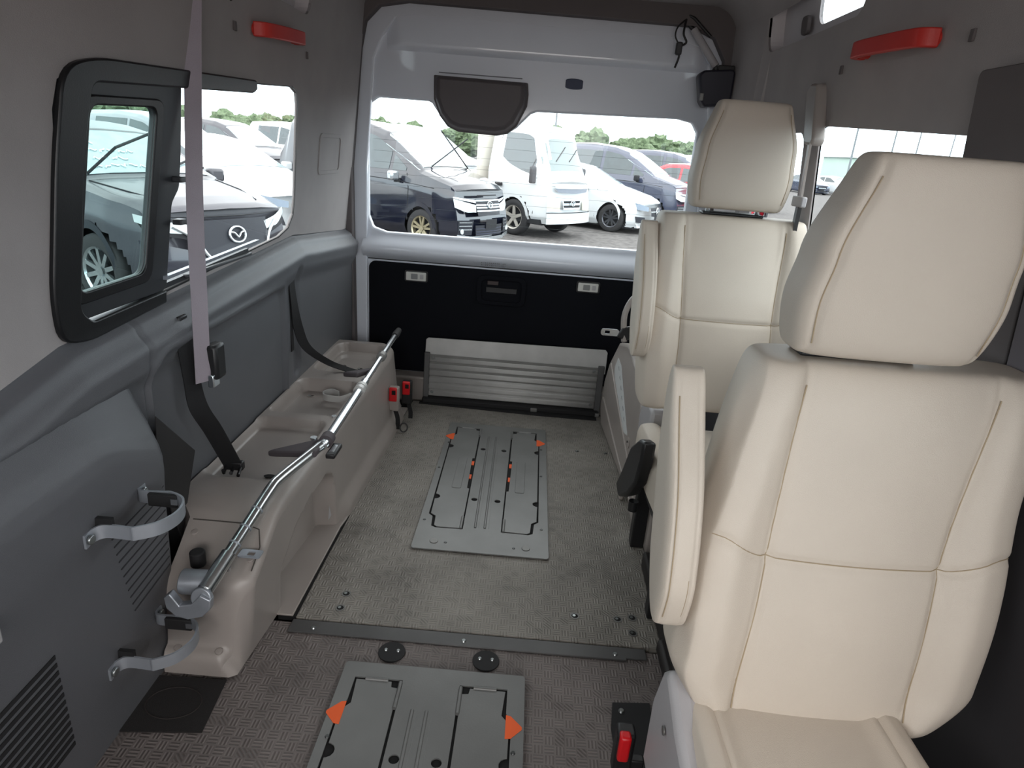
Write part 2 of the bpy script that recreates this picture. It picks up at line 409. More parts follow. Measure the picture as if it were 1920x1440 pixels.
# ------------------------------------------------------------------ tailgate (door_1)
winD = [(-.72, .80), (-.722, 1.20), (-.712, 1.255), (-.68, 1.278), (-.475, 1.278), (-.455, 1.272), (-.40, 1.20), (-.36, 1.175), (-.14, 1.175), (-.10, 1.20), (-.045, 1.258), (-.02, 1.268),
        (.56, 1.283), (.62, 1.272), (.645, 1.235), (.648, .80), (.635, .755), (.59, .74), (-.64, .733), (-.70, .75)]
d1 = struct(plate('door_1', [(-.79, 0.0), (.77, 0.0), (.77, 1.64), (-.79, 1.64)], .04, XZ(YD), white, holes=[winD], b=.008))
def upper(a, b_):          # pressed upper field, leaning inwards above a step
    x = -.645+1.29*a; z = 1.455+.16*b_
    e = max(0, min(1, min(a, 1-a)/.03))
    return (x, YD+.001-.018*sstep(0, .10, b_)*sstep(0, 1, e)*1.0, z)
grid('pressed_panel', 60, 16, upper, white, d1)
def sill(a, b_):           # rounded white sill under the glass
    x = -.74+1.44*a; z = .612+.118*b_
    return (x, YD+.002-.052*sin(min(1, b_*2.2)*pi/2)*(1-sstep(.45, 1, b_)), z)
grid('sill', 40, 14, sill, white, d1)
box('seal', -.722, .65, YD-.004, YD+.001, .612, .617, rubber, d1)
plate('window_gasket', [(u+(.006 if u > 0 else -.006), v+(.006 if v > 1 else -.006)) for u, v in winD], .004, XZ(YD+.012), rubber, d1, holes=[winD])
w1 = struct(plate('window_1', winD, .004, XZ(YD+.02), clearglass))
for k in range(9):
    z = .80+.045*k
    box('heater_wire', -.70, .63, YD+.0185, YD+.0193, z, z+.0008, mat('heater_wire', (60, 70, 70), .5), w1)
# black board
tb = plate('trim_board', rrect(-.715, .66, .10, .605, .03), -.015, XZ(YD-.002), blackboard, d1, b=.004)
def door_lamp(cx, cz):
    l = plate('door_lamp', rrect(cx-.053, cx+.053, cz-.026, cz+.026, .01), -.006, XZ(YD-.017), blackp, d1, b=.002)
    plate('lens', rrect(cx-.045, cx+.045, cz-.019, cz+.019, .004), -.006, XZ(YD-.023), lampw, l, b=.0015)
    plate('bulb_window', rrect(cx-.022, cx+.008, cz-.012, cz+.012, .003), -.002, XZ(YD-.029), mat('lamp_reflector', (140, 142, 142), .3, .5), l)
    plate('switch', rrect(cx+.018, cx+.034, cz-.010, cz+.010, .003), -.003, XZ(YD-.029), liteplast, l)
    return l
door_lamp(-.50, .552); door_lamp(.27, .565)
pk = plate('handle_pocket', rrect(-.225, -.005, .452, .582, .03), -.012, XZ(YD-.017), blackboard, d1, holes=[rrect(-.205, -.025, .468, .566, .022)], b=.004)
box('handle_bar', -.185, -.045, YD-.022, YD-.017, .505, .530, blackp, pk, b=.004)
box('handle_slot', -.18, -.13, YD-.021, YD-.017, .54, .558, mat('brown_plastic', (52, 40, 40), .5), pk, b=.002)
# brake lamp cover
def lampcover():
    o = empty('brake_lamp_cover', (-.255, YD-.01, 1.29), 'dark grey trapezoid plastic cover over top of rear window', 'lamp cover')
    P = [(-.448, 1.375), (-.066, 1.372), (-.060, 1.33), (-.062, 1.285), (-.10, 1.205), (-.135, 1.175), (-.18, 1.164), (-.34, 1.168), (-.385, 1.185), (-.42, 1.225), (-.445, 1.285)]
    dk = mat('dark_brown_grey_plastic', (84, 78, 80), .55, bump=.2, bscale=500)
    def f(u, v, w): 
        k = w/.06; cx, cz = -.255, 1.29
        return (cx+(u-cx)*(1-.10*k), YD-.001-w, cz+(v-cz)*(1-.12*k)+.004*k)
    plate('shell', P, .06, f, dk, o, b=.012)
    plate('rim', P, .018, lambda u, v, w: (u, YD-.001-w, v), dk, o, b=.004)
    box('gap_line', -.43, -.09, YD-.003, YD-.001, 1.385, 1.389, mat('grey_seam', (120, 122, 130), .6), o)  # thin grey line above the lamp cover
    return o
lampcover()
tag(plate('oval_plug', [(.121+.035*max(-1, min(1, 1.6*cos(a)))+.0*0, 1.382+.020*sin(a)) for a in [2*pi*i/24 for i in range(24)]], -.006, XZ(YD-.001), mat('navy_plug', (34, 44, 72), .5), None, b=.002),
    'small oval navy rubber plug in white tailgate above the glass', 'plug')
# faint stamped text on the white sill
st = empty('stamped_marking', (-.16, YD-.04, .64), 'faint stamped grey lettering on white sill above the black board', 'marking')
for r_ in range(2):
    for k in range(13):
        if random.random() < .8:
            x = -.21+k*.0085; z = .640-r_*.010
            box('stroke', x, x+.004+.003*random.random(), YD-.0520, YD-.0490, z, z+.0035, ink, st)

# ------------------------------------------------------------------ left window unit (window_2)
w2 = tag(bpy.data.objects.new('window_2', None), kind='structure'); COL.objects.link(w2)
frame_m = mat('black_window_frame', (13, 14, 17), .4, bump=.1, bscale=400)
grey_fr = mat('charcoal_window_frame', (44, 46, 50), .45)
# thick black surround on the front half
sur = roundpoly([(1.018, .83), (1.030, .745), (1.10, .730), (1.36, .745), (1.36, .772), (1.115, .765), (1.082, .79), (1.112, 1.05), (1.145, 1.172), (1.36, 1.182), (1.785, 1.204), (1.806, 1.215), (1.800, 1.236), (1.16, 1.212), (1.075, 1.19), (1.046, 1.05)], [.05, .05, .03, .005, .005, .01, .03, .05, .02, .01, .01, .004, .01, .05, .05, .05])
plate('surround', sur, .045, lambda u, v, w: (XL(v)+.010-w, u, v), frame_m, w2, b=.007)
sash_hole = roundpoly([(1.088, .822), (1.288, .824), (1.342, 1.143), (1.142, 1.136)], .022)
sash = roundpoly([(1.070, .770), (1.375, .770), (1.392, .90), (1.400, .955), (1.430, .985), (1.438, 1.05), (1.442, 1.192), (1.13, 1.185)], [.02, .02, .01, .01, .01, .02, .01, .02])
plate('sash', sash, .012, LW(.001), grey_fr, w2, holes=[sash_hole], b=.003)
plate('sash_pane', [((u-1.215)*1.04+1.215, (v-.98)*1.04+.98) for u, v in sash_hole], .003, LW(-.005), tintglass, w2)
plate('sash_inner_rim', roundpoly([(1.072, .800), (1.312, .802), (1.372, 1.160), (1.124, 1.152)], .03), .008, LW(.006), frame_m, w2, holes=[sash_hole], b=.003)
for z in (.915, 1.005): box('catch', XL(z)-.0, XL(z)+.020, 1.40, 1.425, z-.006, z+.006, grey_fr, w2, b=.002)
box('track', -.800, -.785, 1.45, 1.80, .782, .790, grey_fr, w2, b=.002)
plate('track_rail', [(1.36, .795), (1.85, .812), (1.85, .819), (1.36, .803)], .012, LW(.010), mat('pale_rail', (150, 156, 165), .4, .4), w2)
plate('track_rail', [(1.30, .770), (1.80, .790), (1.80, .801), (1.30, .782)], .012, LW(.0), grey_fr, w2)
plate('main_pane', [(u, v) for u, v in winL], .003, LW(-.008), clearglass, w2)
plate('pane_edge', [(u+(.004 if u > 1.6 else -.004), v+(.004 if v > 1 else -.004)) for u, v in winL], .004, LW(.0005), frame_m, w2, holes=[winL])
# right window
w3 = struct(plate('window_3', winR, .003, RW(.006), clearglass))
plate('rubber_edge', roundpoly([(1.195, .774), (1.891, .774), (1.891, 1.243), (1.195, 1.203)], [.01, .01, .035, .01]), .004, RW(.004), frame_m, w3, holes=[winR])
struct(plate('window_4', winR2, .003, RW(.006), clearglass))

# ================================================================== FLOOR HARDWARE
def anchor_plate(ox, oy, label):
    o = empty('floor_anchor_plate', (ox, oy, 0), label, 'anchor plate', 'wheelchair anchor plates let into the floor')
    def T(u, v, w=0): return (ox+u, oy+v, w)
    f = lambda u, v, w: T(u, v, .0035+w)
    fl = [(-.176, .874), (-.080, .874), (-.070, .868), (-.070, .60), (-.066, .36), (-.066, .116), (-.150, .116), (-.163, .122), (-.170, .180), (-.180, .190), (-.180, .795), (-.178, .811), (-.176, .812)]
    fl = [(-.174, .876), (-.069, .876), (-.065, .116), (-.150, .114), (-.164, .122), (-.168, .176), (-.182, .190), (-.186, .790), (-.174, .812)]
    mir = lambda L: [(-u-.012, v) for u, v in reversed(L)]
    holes = [fl, mir(fl)]
    for hx, hy in ((-.048, .684), (.034, .684), (-.046, .299), (.032, .299)): holes.append(circ(hx, hy, .0105, 16))
    plate('base_plate', rrect(-.205, .200, 0, .918, .008, 3), .0035, f, platem, o, holes=holes)
    plate('cavity', rrect(-.198, .193, .03, .90, .005, 3), .0012, lambda u, v, w: T(u, v, .0012+w), blackgap, o)
    # flaps sit inside the openings with a gap, notched
    g = .004
    def notch(cx, cy, r, side):
        return [(cx+side*r*sin(radians(a)), cy+r*cos(radians(a))) for a in range(0, 181, 30)]
    L = [(-.170, .870), (-.092, .870), (-.090, .855), (-.0745, .853), (-.0735, .602), (-.082, .600), (-.078, .372), (-.0705, .370), (-.0695, .122), (-.146, .120), (-.156, .128), (-.159, .180), (-.176, .194)]
    L += [(-.178, .285)]+[(-.178+.016*sin(radians(a)), .301-.016*cos(radians(a))) for a in range(15, 170, 30)]+[(-.178, .317), (-.181, .675)]
    L += [(-.181+.016*sin(radians(a)), .691-.016*cos(radians(a))) for a in range(15, 170, 30)]+[(-.181, .707), (-.182, .786), (-.165, .806)]
    for k, poly in enumerate((L, mir(L))):
        fp = plate('flap', poly, .003, lambda u, v, w: T(u, v, .004+w), platem, o, b=.0008)
        s = 1 if k == 0 else -1; c = (lambda u: u) if k == 0 else (lambda u: -u-.012)
        x0, x1 = sorted((c(-.132), c(-.100)))
        plate('pressed_bar', rrect(x0, x1, .365, .60, .006), .0016, lambda u, v, w: T(u, v, .007+w), platem, fp, b=.0008)
        for yy in (.118, .80):
            x0, x1 = sorted((c(-.078), c(-.066)))
            tube('hinge', [T(c(-.072), yy, .007), T(c(-.072), yy+.07, .007)], .0045, platem, fp, 8)
        x0, x1 = sorted((c(-.150), c(-.100)))
        tube('lip', [T(x0, .872, .0065), T(x1, .872, .0065)], .0045, platem, fp, 8)
        for yy in (.55, .445): box('strap_end', *sorted((c(-.084)+ox, c(-.072)+ox)), oy+yy, oy+yy+.03, .0028, .0045, orange, o)
    for x0 in (-.034, -.004):
        tube('pressed_rib', [T(x0+.006, .13, .0055), T(x0, .80, .0055)], .0045, platem, o, 8)
        tube('pressed_rib', [T(x0+.018, .13, .0045), T(x0+.012, .80, .0045)], .003, platem, o, 8)
    for s, cx in ((-1, -.19), (1, .178)):
        P = [(cx+s*(-.016), .750), (cx+s*(-.016), .808), (cx+s*(-.006), .806), (cx+s*.018, .781), (cx+s*.018, .775), (cx+s*(-.004), .752)]
        plate('arrow_sticker', P, .0006, lambda u, v, w: T(u, v, .0071+w), orange, o)
    for x, y in ((-.143, .041), (.132, .042)):
        cyl('stud', T(x, y, .006), (0, 0, 1), .0125, .003, alud, o, 16, .001)
    for x, y in ((-.108, .039), (.096, .038), (-.190, .153), (.179, .150), (-.195, .504), (.179, .499), (-.188, .72), (.180, .72)):
        screw('screw', T(x, y, .0068), (0, 0, 1), .005, o, mat('dull_screw', (90, 92, 92), .4, .8))
    return o
anchor_plate(-.072, 1.58, 'grey steel wheelchair anchor plate in the rear floor, before the ramp')
anchor_plate(-.132, .212, 'grey steel wheelchair anchor plate in front floor, cut by bottom frame edge')
for (x, y), lb in (((-.245, 1.179), 'black round floor cap with two screws, left of the pair'), ((-.024, 1.177), 'black round floor cap with two screws, right of the pair, nearer the seats')):
    o = empty('anchor_disc', (x, y, 0), lb, 'floor cap', 'round floor caps by the threshold strip')
    cyl('cap', (x, y, -.006), (0, 0, 1), .0315, .004, rubber, o, 28, .001)
    for s in (-1, 1): screw('screw', (x+s*.0145, y+.004, -.002), (0, 0, 1), .0048, o)
bl = [(-.404, 1.362, 'left floor bolt well near the long beige cover, rear one'), (-.404, 1.307, 'left floor bolt well near the threshold strip, front one'),
      (.193, 1.353, 'floor bolt well left of the trio beside the near seat'), (.304, 1.355, 'middle floor bolt well of trio beside the near seat'),
      (.343, 1.365, 'rightmost floor bolt well beside the near seat backrest'), (.337, 1.308, 'floor bolt well at right end of the threshold strip'),
      (.254, 2.33, 'small floor bolt well right of the rear anchor plate'), (.369, 2.332, 'small floor bolt well against the rear seat base')]
for x, y, lb in bl:
    r = .012 if y < 2 else .009
    o = empty('floor_bolt', (x, y, 0), lb, 'bolt', 'sunk floor bolts in the ribbed mat')
    plate('washer_ring', circ(x, y, r, 20), .0015, XY(0), alud, o, holes=[circ(x, y, r*.72, 16)])
    cyl('well', (x, y, 0), (0, 0, 1), r*.72, .0006, blackgap, o, 16)
    cyl('bolt_head', (x-.002, y+.001, .0005), (0, 0, 1), r*.36, .0018, boltm, o, 6)
m_ = empty('black_mat_square', (-.66, .98, -.006), 'black square bristle mat on floor under the grey side console', 'mat')
plate('mat', [(-.775, .905), (-.567, .925), (-.578, 1.055), (-.775, 1.05)], .004, XY(-.005), bristle, m_)
tube('ring_mark', [(-.655+.055*cos(a), .985+.04*sin(a), -.0005) for a in [2*pi*i/32 for i in range(32)]], .0012, mat('brown_ring', (40, 34, 33), .8), m_, 6, True)

# ------------------------------------------------------------------ ramp
rm = empty('folded_ramp', (-.04, 2.75, 0), 'folded ribbed aluminium wheelchair ramp standing before the black board', 'ramp')
RY = lambda y0, ln=.06: (lambda u, v, w: (u, y0+w+v*ln, v))
plate('top_panel', [(-.438, .19), (-.435, .285), (-.425, .293), (.375, .302), (.385, .29), (.385, .19)], .006, RY(2.748), alu, rm, b=.001)
def ribs(a, b_):
    z = .025+.195*b_; k = (b_*6.0) % 1.0
    d = .0065*sstep(0, .12, k)*(1-sstep(.60, .76, k))
    return (-.415+.765*a, 2.742-d+.06*z, z)
grid('ribbed_panel', 2, 200, ribs, alu, rm, 30, th=.002)
box('ribbed_backing', -.415, .35, 2.748, 2.752, .02, .22, alud, rm)
for x0, x1 in ((-.438, -.414), (.350, .378)):
    plate('side_rail', [(x0, 0.0), (x1, 0.0), (x1, .23), (x0, .23)], .016, RY(2.728), platem2, rm, b=.003)
box('base_bar', -.438, .37, 2.705, 2.75, .0, .022, rubber, rm, b=.004)
for x in (-.398, .333):
    for z in (.045, .205): screw('screw', (x, 2.732+.06*z, z), (0, -1, 0), .0075, rm)
for (x, w_) in ((.355, .02), (.06, .03)):
    box('floor_clip', x, x+w_, 2.700, 2.72, 0, .018, alud, rm, b=.003)
tag(plate('floor_patch', [(-.45, 2.69), (.10, 2.66), (.36, 2.66), (.36, 2.72), (-.45, 2.72)], .0015, XY(0), rubber), 'dark rubber strip on the floor along the foot of the ramp', 'strip')
struct(box('trim_5', -.80, .80, 2.765, 2.85, -.02, .10, beige, b=.01))

# ------------------------------------------------------------------ long beige wheel housing cover
wc = empty('wheel_housing_cover', (-.65, 1.9, 0), 'long beige plastic wheel housing cover with moulded trays along left wall', 'cover')
def cover(a, b_):
    Y = scurve(a, [(0, 1.062), (1, 1.062)]) if False else None
    return None
YS = [1.060, 1.0605, 1.064, 1.070, 1.078, 1.084, 1.088, 1.092, 1.096, 1.10, 1.106, 1.114, 1.122, 1.13]
HS = {1.060: 0.0, 1.0605: .03, 1.064: .042, 1.070: .050, 1.078: .054, 1.084: .056, 1.088: .066, 1.092: .09, 1.096: .125, 1.10: .155, 1.106: .183, 1.114: .200, 1.122: .209, 1.13: .215}
y = 1.14
while y < 2.60: YS.append(y); y += .009
YS += [2.60, 2.615, 2.63, 2.64, 2.646, 2.65]
def hY(Y):
    if Y in HS: return HS[Y]
    h = interp(Y, [(1.13, .215), (1.17, .236), (1.26, .290), (1.30, .300), (2.56, .305), (2.60, .302), (2.62, .29), (2.635, .265), (2.646, .22), (2.65, .0)])
    return h
def bY(Y): return interp(Y, [(1.06, -.575), (1.07, -.560), (1.26, -.548), (1.6, -.520), (2.5, -.500), (2.65, -.520)])
def eY(Y): return interp(Y, [(1.06, -.59), (1.09, -.575), (1.13, -.535), (1.3, -.532), (1.7, -.527), (2.45, -.527), (2.55, -.535), (2.65, -.60)])
def lY(Y): return interp(Y, [(1.06, -.715), (1.24, -.725), (1.30, -.781), (2.65, -.781)])
NU = 130
vs = []; fs = []
for Y in YS:
    h = hY(Y); e = eY(Y); b_ = bY(Y); l_ = lY(Y); R = min(.03, h*.4)
    for k in range(NU):
        t = k/(NU-1)
        if t < .06:   x = l_; z = h*t/.06*.999
        elif t < .60: q = (t-.06)/.54; x = l_+(e-R-l_)*q; z = h
        elif t < .70: q = (t-.60)/.10*pi/2*.93; x = e-R+R*sin(q); z = h-R+R*cos(q)
        else: q = (t-.70)/.30; x = e-.0005+(b_-e)*q; z = (h-R*.9)*(1-q)
        # trays
        if .06 <= t < .60 and z > .1:
            d1_ = sd_rrect(x, Y, -.785, -.565, 1.395, 1.765, .04)
            if Y < 1.55: d1_ = max(d1_-.0, sd_rrect(x, Y, -.785, -.50, 1.30, 1.765, .04))
            dep = .028*(1-sstep(-.020, 0, d1_))*(sstep(1.30, 1.46, Y))
            d2_ = sd_rrect(x, Y, -.775, -.562, 1.805, 2.11, .035); dep += .042*(1-sstep(-.018, 0, d2_))
            d3_ = sd_rrect(x, Y, -.77, -.562, 2.20, 2.56, .05); dep += .034*(1-sstep(-.018, 0, d3_))
            d3b = sd_rrect(x, Y, -.745, -.585, 2.24, 2.50, .04); dep += .010*(1-sstep(-.01, 0, d3b))
            z -= dep
        if t >= .70:   # pocket on the flank, flange
            zt_ = interp(Y, [(1.22, .04), (1.30, .13), (1.38, .185), (1.48, .21), (1.60, .215), (1.65, .19), (1.67, .14)])
            x -= .060*sstep(1.27, 1.40, Y)*(1-sstep(1.65, 1.665, Y))*(1-sstep(zt_-.022, zt_, z))
            x += .020*(1-sstep(.02, .075, z))*sstep(1.66, 1.74, Y)*(1-sstep(2.5, 2.6, Y))
        vs.append((x, Y, z))
for i in range(len(YS)-1):
    for k in range(NU-1):
        a = i*NU+k; fs.append((a, a+1, a+NU+1, a+NU))
mesh('cover_shell', vs, fs, beige, wc, 50)
plate('floor_flange', [(-.60, 1.262), (-.508, 1.262), (-.505, 1.66), (-.500, 1.70), (-.487, 2.53), (-.484, 2.62), (-.60, 2.62)], .006, XY(0.0), beige, wc, b=.002)
# capsule lid seam and pads on the front slope
tube('lid_seam', [(x, Y, hY(Y)+.0005) for x, Y in ((-.715, 1.235), (-.60, 1.235), (-.56, 1.225), (-.545, 1.19), (-.545, 1.14))], .0014, mat('dark_lid_seam', (70, 66, 62), .8), wc, 6)  # dark line along the lid joint
for x, y in ((-.70, 1.21), (-.557, 1.165), (-.69, 1.078), (-.60, 1.078)): cyl('plug', (x, y, hY(1.078 if y < 1.1 else y)-.004), (0, -.3, 1), .008, .006, beige, wc, 14, .001)
for x, y, z in ((-.735, 1.50, .2735), (-.735, 1.88, .2600), (-.63, 1.86, .2600), (-.72, 2.05, .2605), (-.70, 2.38, .2612), (-.63, 2.36, .2612)):
    plate('screw_well', circ(x, y, .0145, 20), .0025, XY(z), beige, wc, holes=[circ(x, y, .0105, 16)], b=.001)
    cyl('well_shade', (x, y, z), (0, 0, 1), .0105, .0005, blackp, wc, 14)  # black disc painted as the shade inside the screw well
    cyl('screw_head', (x-.005, y, z+.0005), (0, 0, 1), .006, .002, boltm, wc, 10)
for x, y, z in ((-.625, 1.452, .2765), (-.60, 2.165, .303)): plate('oval_hole', circ(x, y, .016, 18, .009), .0012, XY(z), blackgap, wc)
mesh('clip_mark', [(-.5265, 1.62, .10), (-.524, 1.60, .06), (-.524, 1.63, .06)], [(0, 1, 2)], liteplast, wc, fix=False)
# slot on the flank
box('dark_slot', -.545, -.5, 1.262, 1.9, -.012, .0005, blackgap, wc)

# tie hook lying in the second tray
hk = empty('tie_hook', (-.60, 2.03, .27), 'silver curled metal tie hook resting in the middle tray', 'hook')
ribbon('hook_band', [(-.56, 1.99, .30), (-.60, 1.985, .285), (-.650, 1.99, .285), (-.664, 2.02, .285), (-.645, 2.045, .285), (-.615, 2.03, .285)], (0, 0, 1), .022, .003, alu, hk)
cyl('hook_bolt', (-.562, 1.80, .302), (0, 0, 1), .008, .004, chrome, hk, 12)

# telescopic rail
rl = empty('folding_handrail', (-.52, 1.7, .33), 'long chrome telescopic handrail folded down over the beige cover', 'handrail')
A = Vector((-.600, 1.045, .235)); K = Vector((-.5455, 1.29, .355)); K2 = Vector((-.484, 1.474, .378)); E_ = Vector((-.502, 2.44, .398))
D = (K2-K).normalized()
path = [A, A.lerp(K, .5), K-(K-A).normalized()*.02, K+D*.02, K.lerp(K2, .6), K2-D*.015, K2+(E_-K2)*.02, K2.lerp(E_, .45)]
tube('lower_tube', smooth_path(path, 5), .0125, chrome, rl, 16)
tube('upper_tube', [K2.lerp(E_, .40), K2.lerp(E_, .985)], .0095, chrome, rl, 14)
AK = lambda t: A.lerp(K, t); KE = lambda t: K2.lerp(E_, t)
tube('sleeve', [AK(.02), AK(.32)], .0165, chrome, rl, 16)
for t in (.40, .55, .72): tube('collar', [AK(t), AK(t+.012)], .0138, zinc, rl, 16)
for t in (.36, .385): tube('collar', [KE(t), KE(t+.02)], .0175, alu, rl, 18)
tube('collar', [KE(.69), KE(.72)], .0165, alud, rl, 16)
tube('end_grip', [KE(.955), KE(.99), KE(1.04)], [.013, .0145, .012], rubber, rl, 14)
tube('clamp_ring', [KE(.00), KE(.03)], .018, darkgrip, rl, 16)
def arm(t, tip, rootw):
    c = KE(t); tip = Vector(tip); d = (tip-c).normalized(); n_ = Vector((0, 0, 1)); s_ = d.cross(n_).normalized()
    P = [c+s_*.016, c-s_*.070, tip-d*.03-s_*.016, tip, tip+s_*.006-d*.02, c+d*.04+s_*.018]
    vs = [p+n_*.006 for p in P]+[p-n_*.012 for p in P]; n = len(P)
    o = mesh('support_arm', vs, [tuple(range(n)), tuple(range(n, 2*n))[::-1]]+[(i, (i+1) % n, n+(i+1) % n, n+i) for i in range(n)], darkgrip, rl)
    bev(o, .005, 3); return o
arm(.0, (-.640, 1.48, .330), .03); arm(.56, (-.620, 2.10, .335), .03)
cyl('pivot_bolt', KE(.0)+Vector((-.03, 0, .005)), (0, 0, 1), .009, .006, chrome, rl, 12)
lv = box('release_lever', -.472, -.448, 1.43, 1.50, .352, .366, blackp, rl, b=.004)
box('lever_slot', -.466, -.454, 1.445, 1.485, .366, .3672, chrome, lv)
# foot hinge
def ring2d(pts, y0, y1, name, m, par, b=.002): return plate(name, pts, y1-y0, lambda u, v, w: (u, y0+w, v), m, par, b=b)
cyl('hinge_barrel', (-.66, 1.075, .232), (1, .05, .0), .026, .058, zinc, rl, 24, .002)
cyl('hinge_cap', (-.602, 1.045, .225), (0, -1, .25), .021, .012, zinc, rl, 24, .002)
ring2d([(-.675, .225), (-.672, .200), (-.655, .182), (-.63, .176), (-.60, .186), (-.583, .205), (-.580, .228), (-.60, .238), (-.62, .215), (-.645, .208), (-.655, .225), (-.662, .236)], 1.028, 1.046, 'hinge_plate', zinc, rl)
cyl('hinge_screw', (-.597, 1.034, .222), (0, -1, .25), .005, .004, chrome, rl, 10)
plate('latch_plate', rrect(-.578, -.530, 1.148, 1.176, .004), .003, XY(.247), zinc, rl, holes=[rrect(-.560, -.544, 1.155, 1.169, .002)])
cyl('latch_bolt', (-.585, 1.12, .236), (0, -.4, 1), .007, .008, chrome, rl, 10)
cyl('black_knob', (-.66, 1.14, .225), (0, 0, 1), .016, .035, rubber, rl, 16, .003)

# red floor buckles by the ramp
for (x, y, z, lb) in ((-.500, 2.38, .165, 'red buckle in beige housing, nearer one beside the handrail'), (-.470, 2.50, .150, 'red buckle, farther one, tucked against the ramp side')):
    o = empty('belt_buckle', (x, y, z-.06), lb, 'buckle', 'red buckles beside the ramp')
    box('housing', x-.02, x+.022, y-.012, y+.022, z-.075, z+.026, beige if y < 2.45 else blackp, o, b=.006)
    box('release_button', x-.015, x+.016, y-.020, y-.006, z-.03, z+.028, redb, o, b=.004)
    box('slot', x-.003, x+.012, y-.0212, y-.0200, z+.0, z+.018, blackgap, o)
    ribbon('stalk', [(x+.005, y+.005, z-.07), (x+.018, y, z-.11), (x+.02, y-.01, .012)], (1, 0, 0), .018, .004, blackw, o)
wl_ = tag(tube('wire_loop', [(-.455+.015*cos(a), 2.37+.008*sin(a), .022+.016*sin(a)) for a in [2*pi*i/16 for i in range(16)]], .003, blackp, None, 6, True), 'small black wire loop on the floor flange below red buckle', 'wire')

# ================================================================== LEFT CONSOLE (heater box) with brackets
hc = empty('side_console', (-.74, .8, 0), 'dark grey plastic heater console with vents against left wall, lower left corner', 'console')
def cons(a, b_):
    Y = -.2+1.375*a
    end = sstep(1.175, 1.10, Y) if Y > 1.10 else 1
    s = b_*1.0
    zt = .625+ (.02 if Y < 1.1 else 0)
    prof = [(-.790, .640), (-.778, .650), (-.765, .640), (-.745, .618), (-.722, .595), (-.708, .572), (-.702, .545), (-.702, .50), (-.706, .45), (-.712, .30), (-.718, .10), (-.722, 0.0), (-.722, -.005)]
    f = s*(len(prof)-1); i = min(int(f), len(prof)-2); q = f-i
    x = prof[i][0]+(prof[i+1][0]-prof[i][0])*q; z = prof[i][1]+(prof[i+1][1]-prof[i][1])*q
    if Y > 1.12:
        k = (Y-1.12)/.055; k = min(1, k); x = x+(-.795-x)*(1-sqrt(max(0, 1-k*k)))
        z = z*(1-.0) 
    z -= .10*sstep(.95, 1.17, Y)*(z/.64)**2*((x+.79)/.09 if x < -.70 else 1)
    return (x, Y, z)
grid('console_shell', 90, 60, cons, greyp, hc, 50)
def face_x(z): return interp(z, [(0, -.722), (.10, -.718), (.30, -.712), (.45, -.706), (.55, -.702)])
slatm = mat('vent_black', (26, 26, 28), .7); slatg = mat('vent_grey', (52, 52, 55), .7)  # black for the lower vent slots, dark grey for the upper
for k in range(13):          # lower vent
    z = .30-.0165*k
    y1 = .79+.0008*k
    P = [(.48, z-.008), (y1, z), (y1, z-.008), (.48, z-.016)]
    plate('vent_slot', P, .0016, lambda u, v, w: (face_x(v)+.0006+w, u, v), slatm, hc)
for k in range(11):          # upper vent
    z = .415-.019*k; y0 = .955+.004*k
    P = [(y0, z-.006), (1.125, z+.010), (1.125, z+.0075), (y0, z-.0085)]
    plate('vent_slot', P, .0014, lambda u, v, w: (face_x(v)+.0006+w, u, v), slatg, hc)
box('indicator', -.700, -.690, .675, .691, .42, .447, liteplast, hc, b=.003); box('indicator_tip', -.700, -.690, .675, .691, .447, .455, orange, hc, b=.002)
def bracket(y0, y1, z, out, lb):
    o = empty('steel_bracket', (-.70, (y0+y1)/2, z), lb, 'bracket', 'bent steel hoops on the grey console')
    fx = face_x(z); yc = (y0+y1)/2; hw = (y1-y0)/2
    pts = [(fx+.002, y0-.028, z-.004), (fx+.002, y0-.008, z-.003), (fx+.018, y0+.004, z), (fx+.06, y0+.002, z+.001), (fx+out*.62, y0+.002, z+.002), (fx+out*.88, yc-hw*.62, z+.003), (fx+out, yc+.0*hw, z+.004), (fx+out*.90, yc+hw*.66, z+.004),
           (fx+out*.62, y1, z+.003), (fx+.05, y1, z+.002), (fx+.014, y1, z+.001), (fx+.002, y1+.010, z), (fx+.002, y1+.028, z)]
    ribbon('hoop', pts, (0, 0, 1), .026, .004, zinc, o, ns=6)
    cyl('bolt', (fx+.004, y0-.018, z-.004), (1, 0, 0), .009, .006, boltm, o, 12, .002)
    cyl('bolt', (fx+.004, y1+.018, z), (1, 0, 0), .009, .006, boltm, o, 12, .002)
    box('rubber_lining', fx+.0, fx+.03, y0+.004, y0+.012, z-.01, z+.024, rubber, o)
    box('rubber_lining', fx+.03, fx+.085, y1-.012, y1-.003, z-.012, z+.014, rubber, o, b=.002)
    box('rivet_plate', fx+.075, fx+.087, y1-.014, y1-.011, z-.004, z+.008, chrome, o)
    return o
bracket(.915, 1.035, .452, .115, 'upper zinc steel hoop bracket on the grey console')
bracket(.93, 1.05, .150, .115, 'lower zinc steel hoop bracket just above the black mat')
# dark belt retractor cover behind the console
o = tag(plate('retractor_cover', [(1.195, .545), (1.33, .40), (1.235, .22), (1.175, .42)], .012, lambda u, v, w: (-.758-w*.3+.012, u, v), mat('dark_brown_mesh', (38, 36, 36), .8), b=.003), 'dark triangular mesh cover between grey console and beige cover', 'cover')

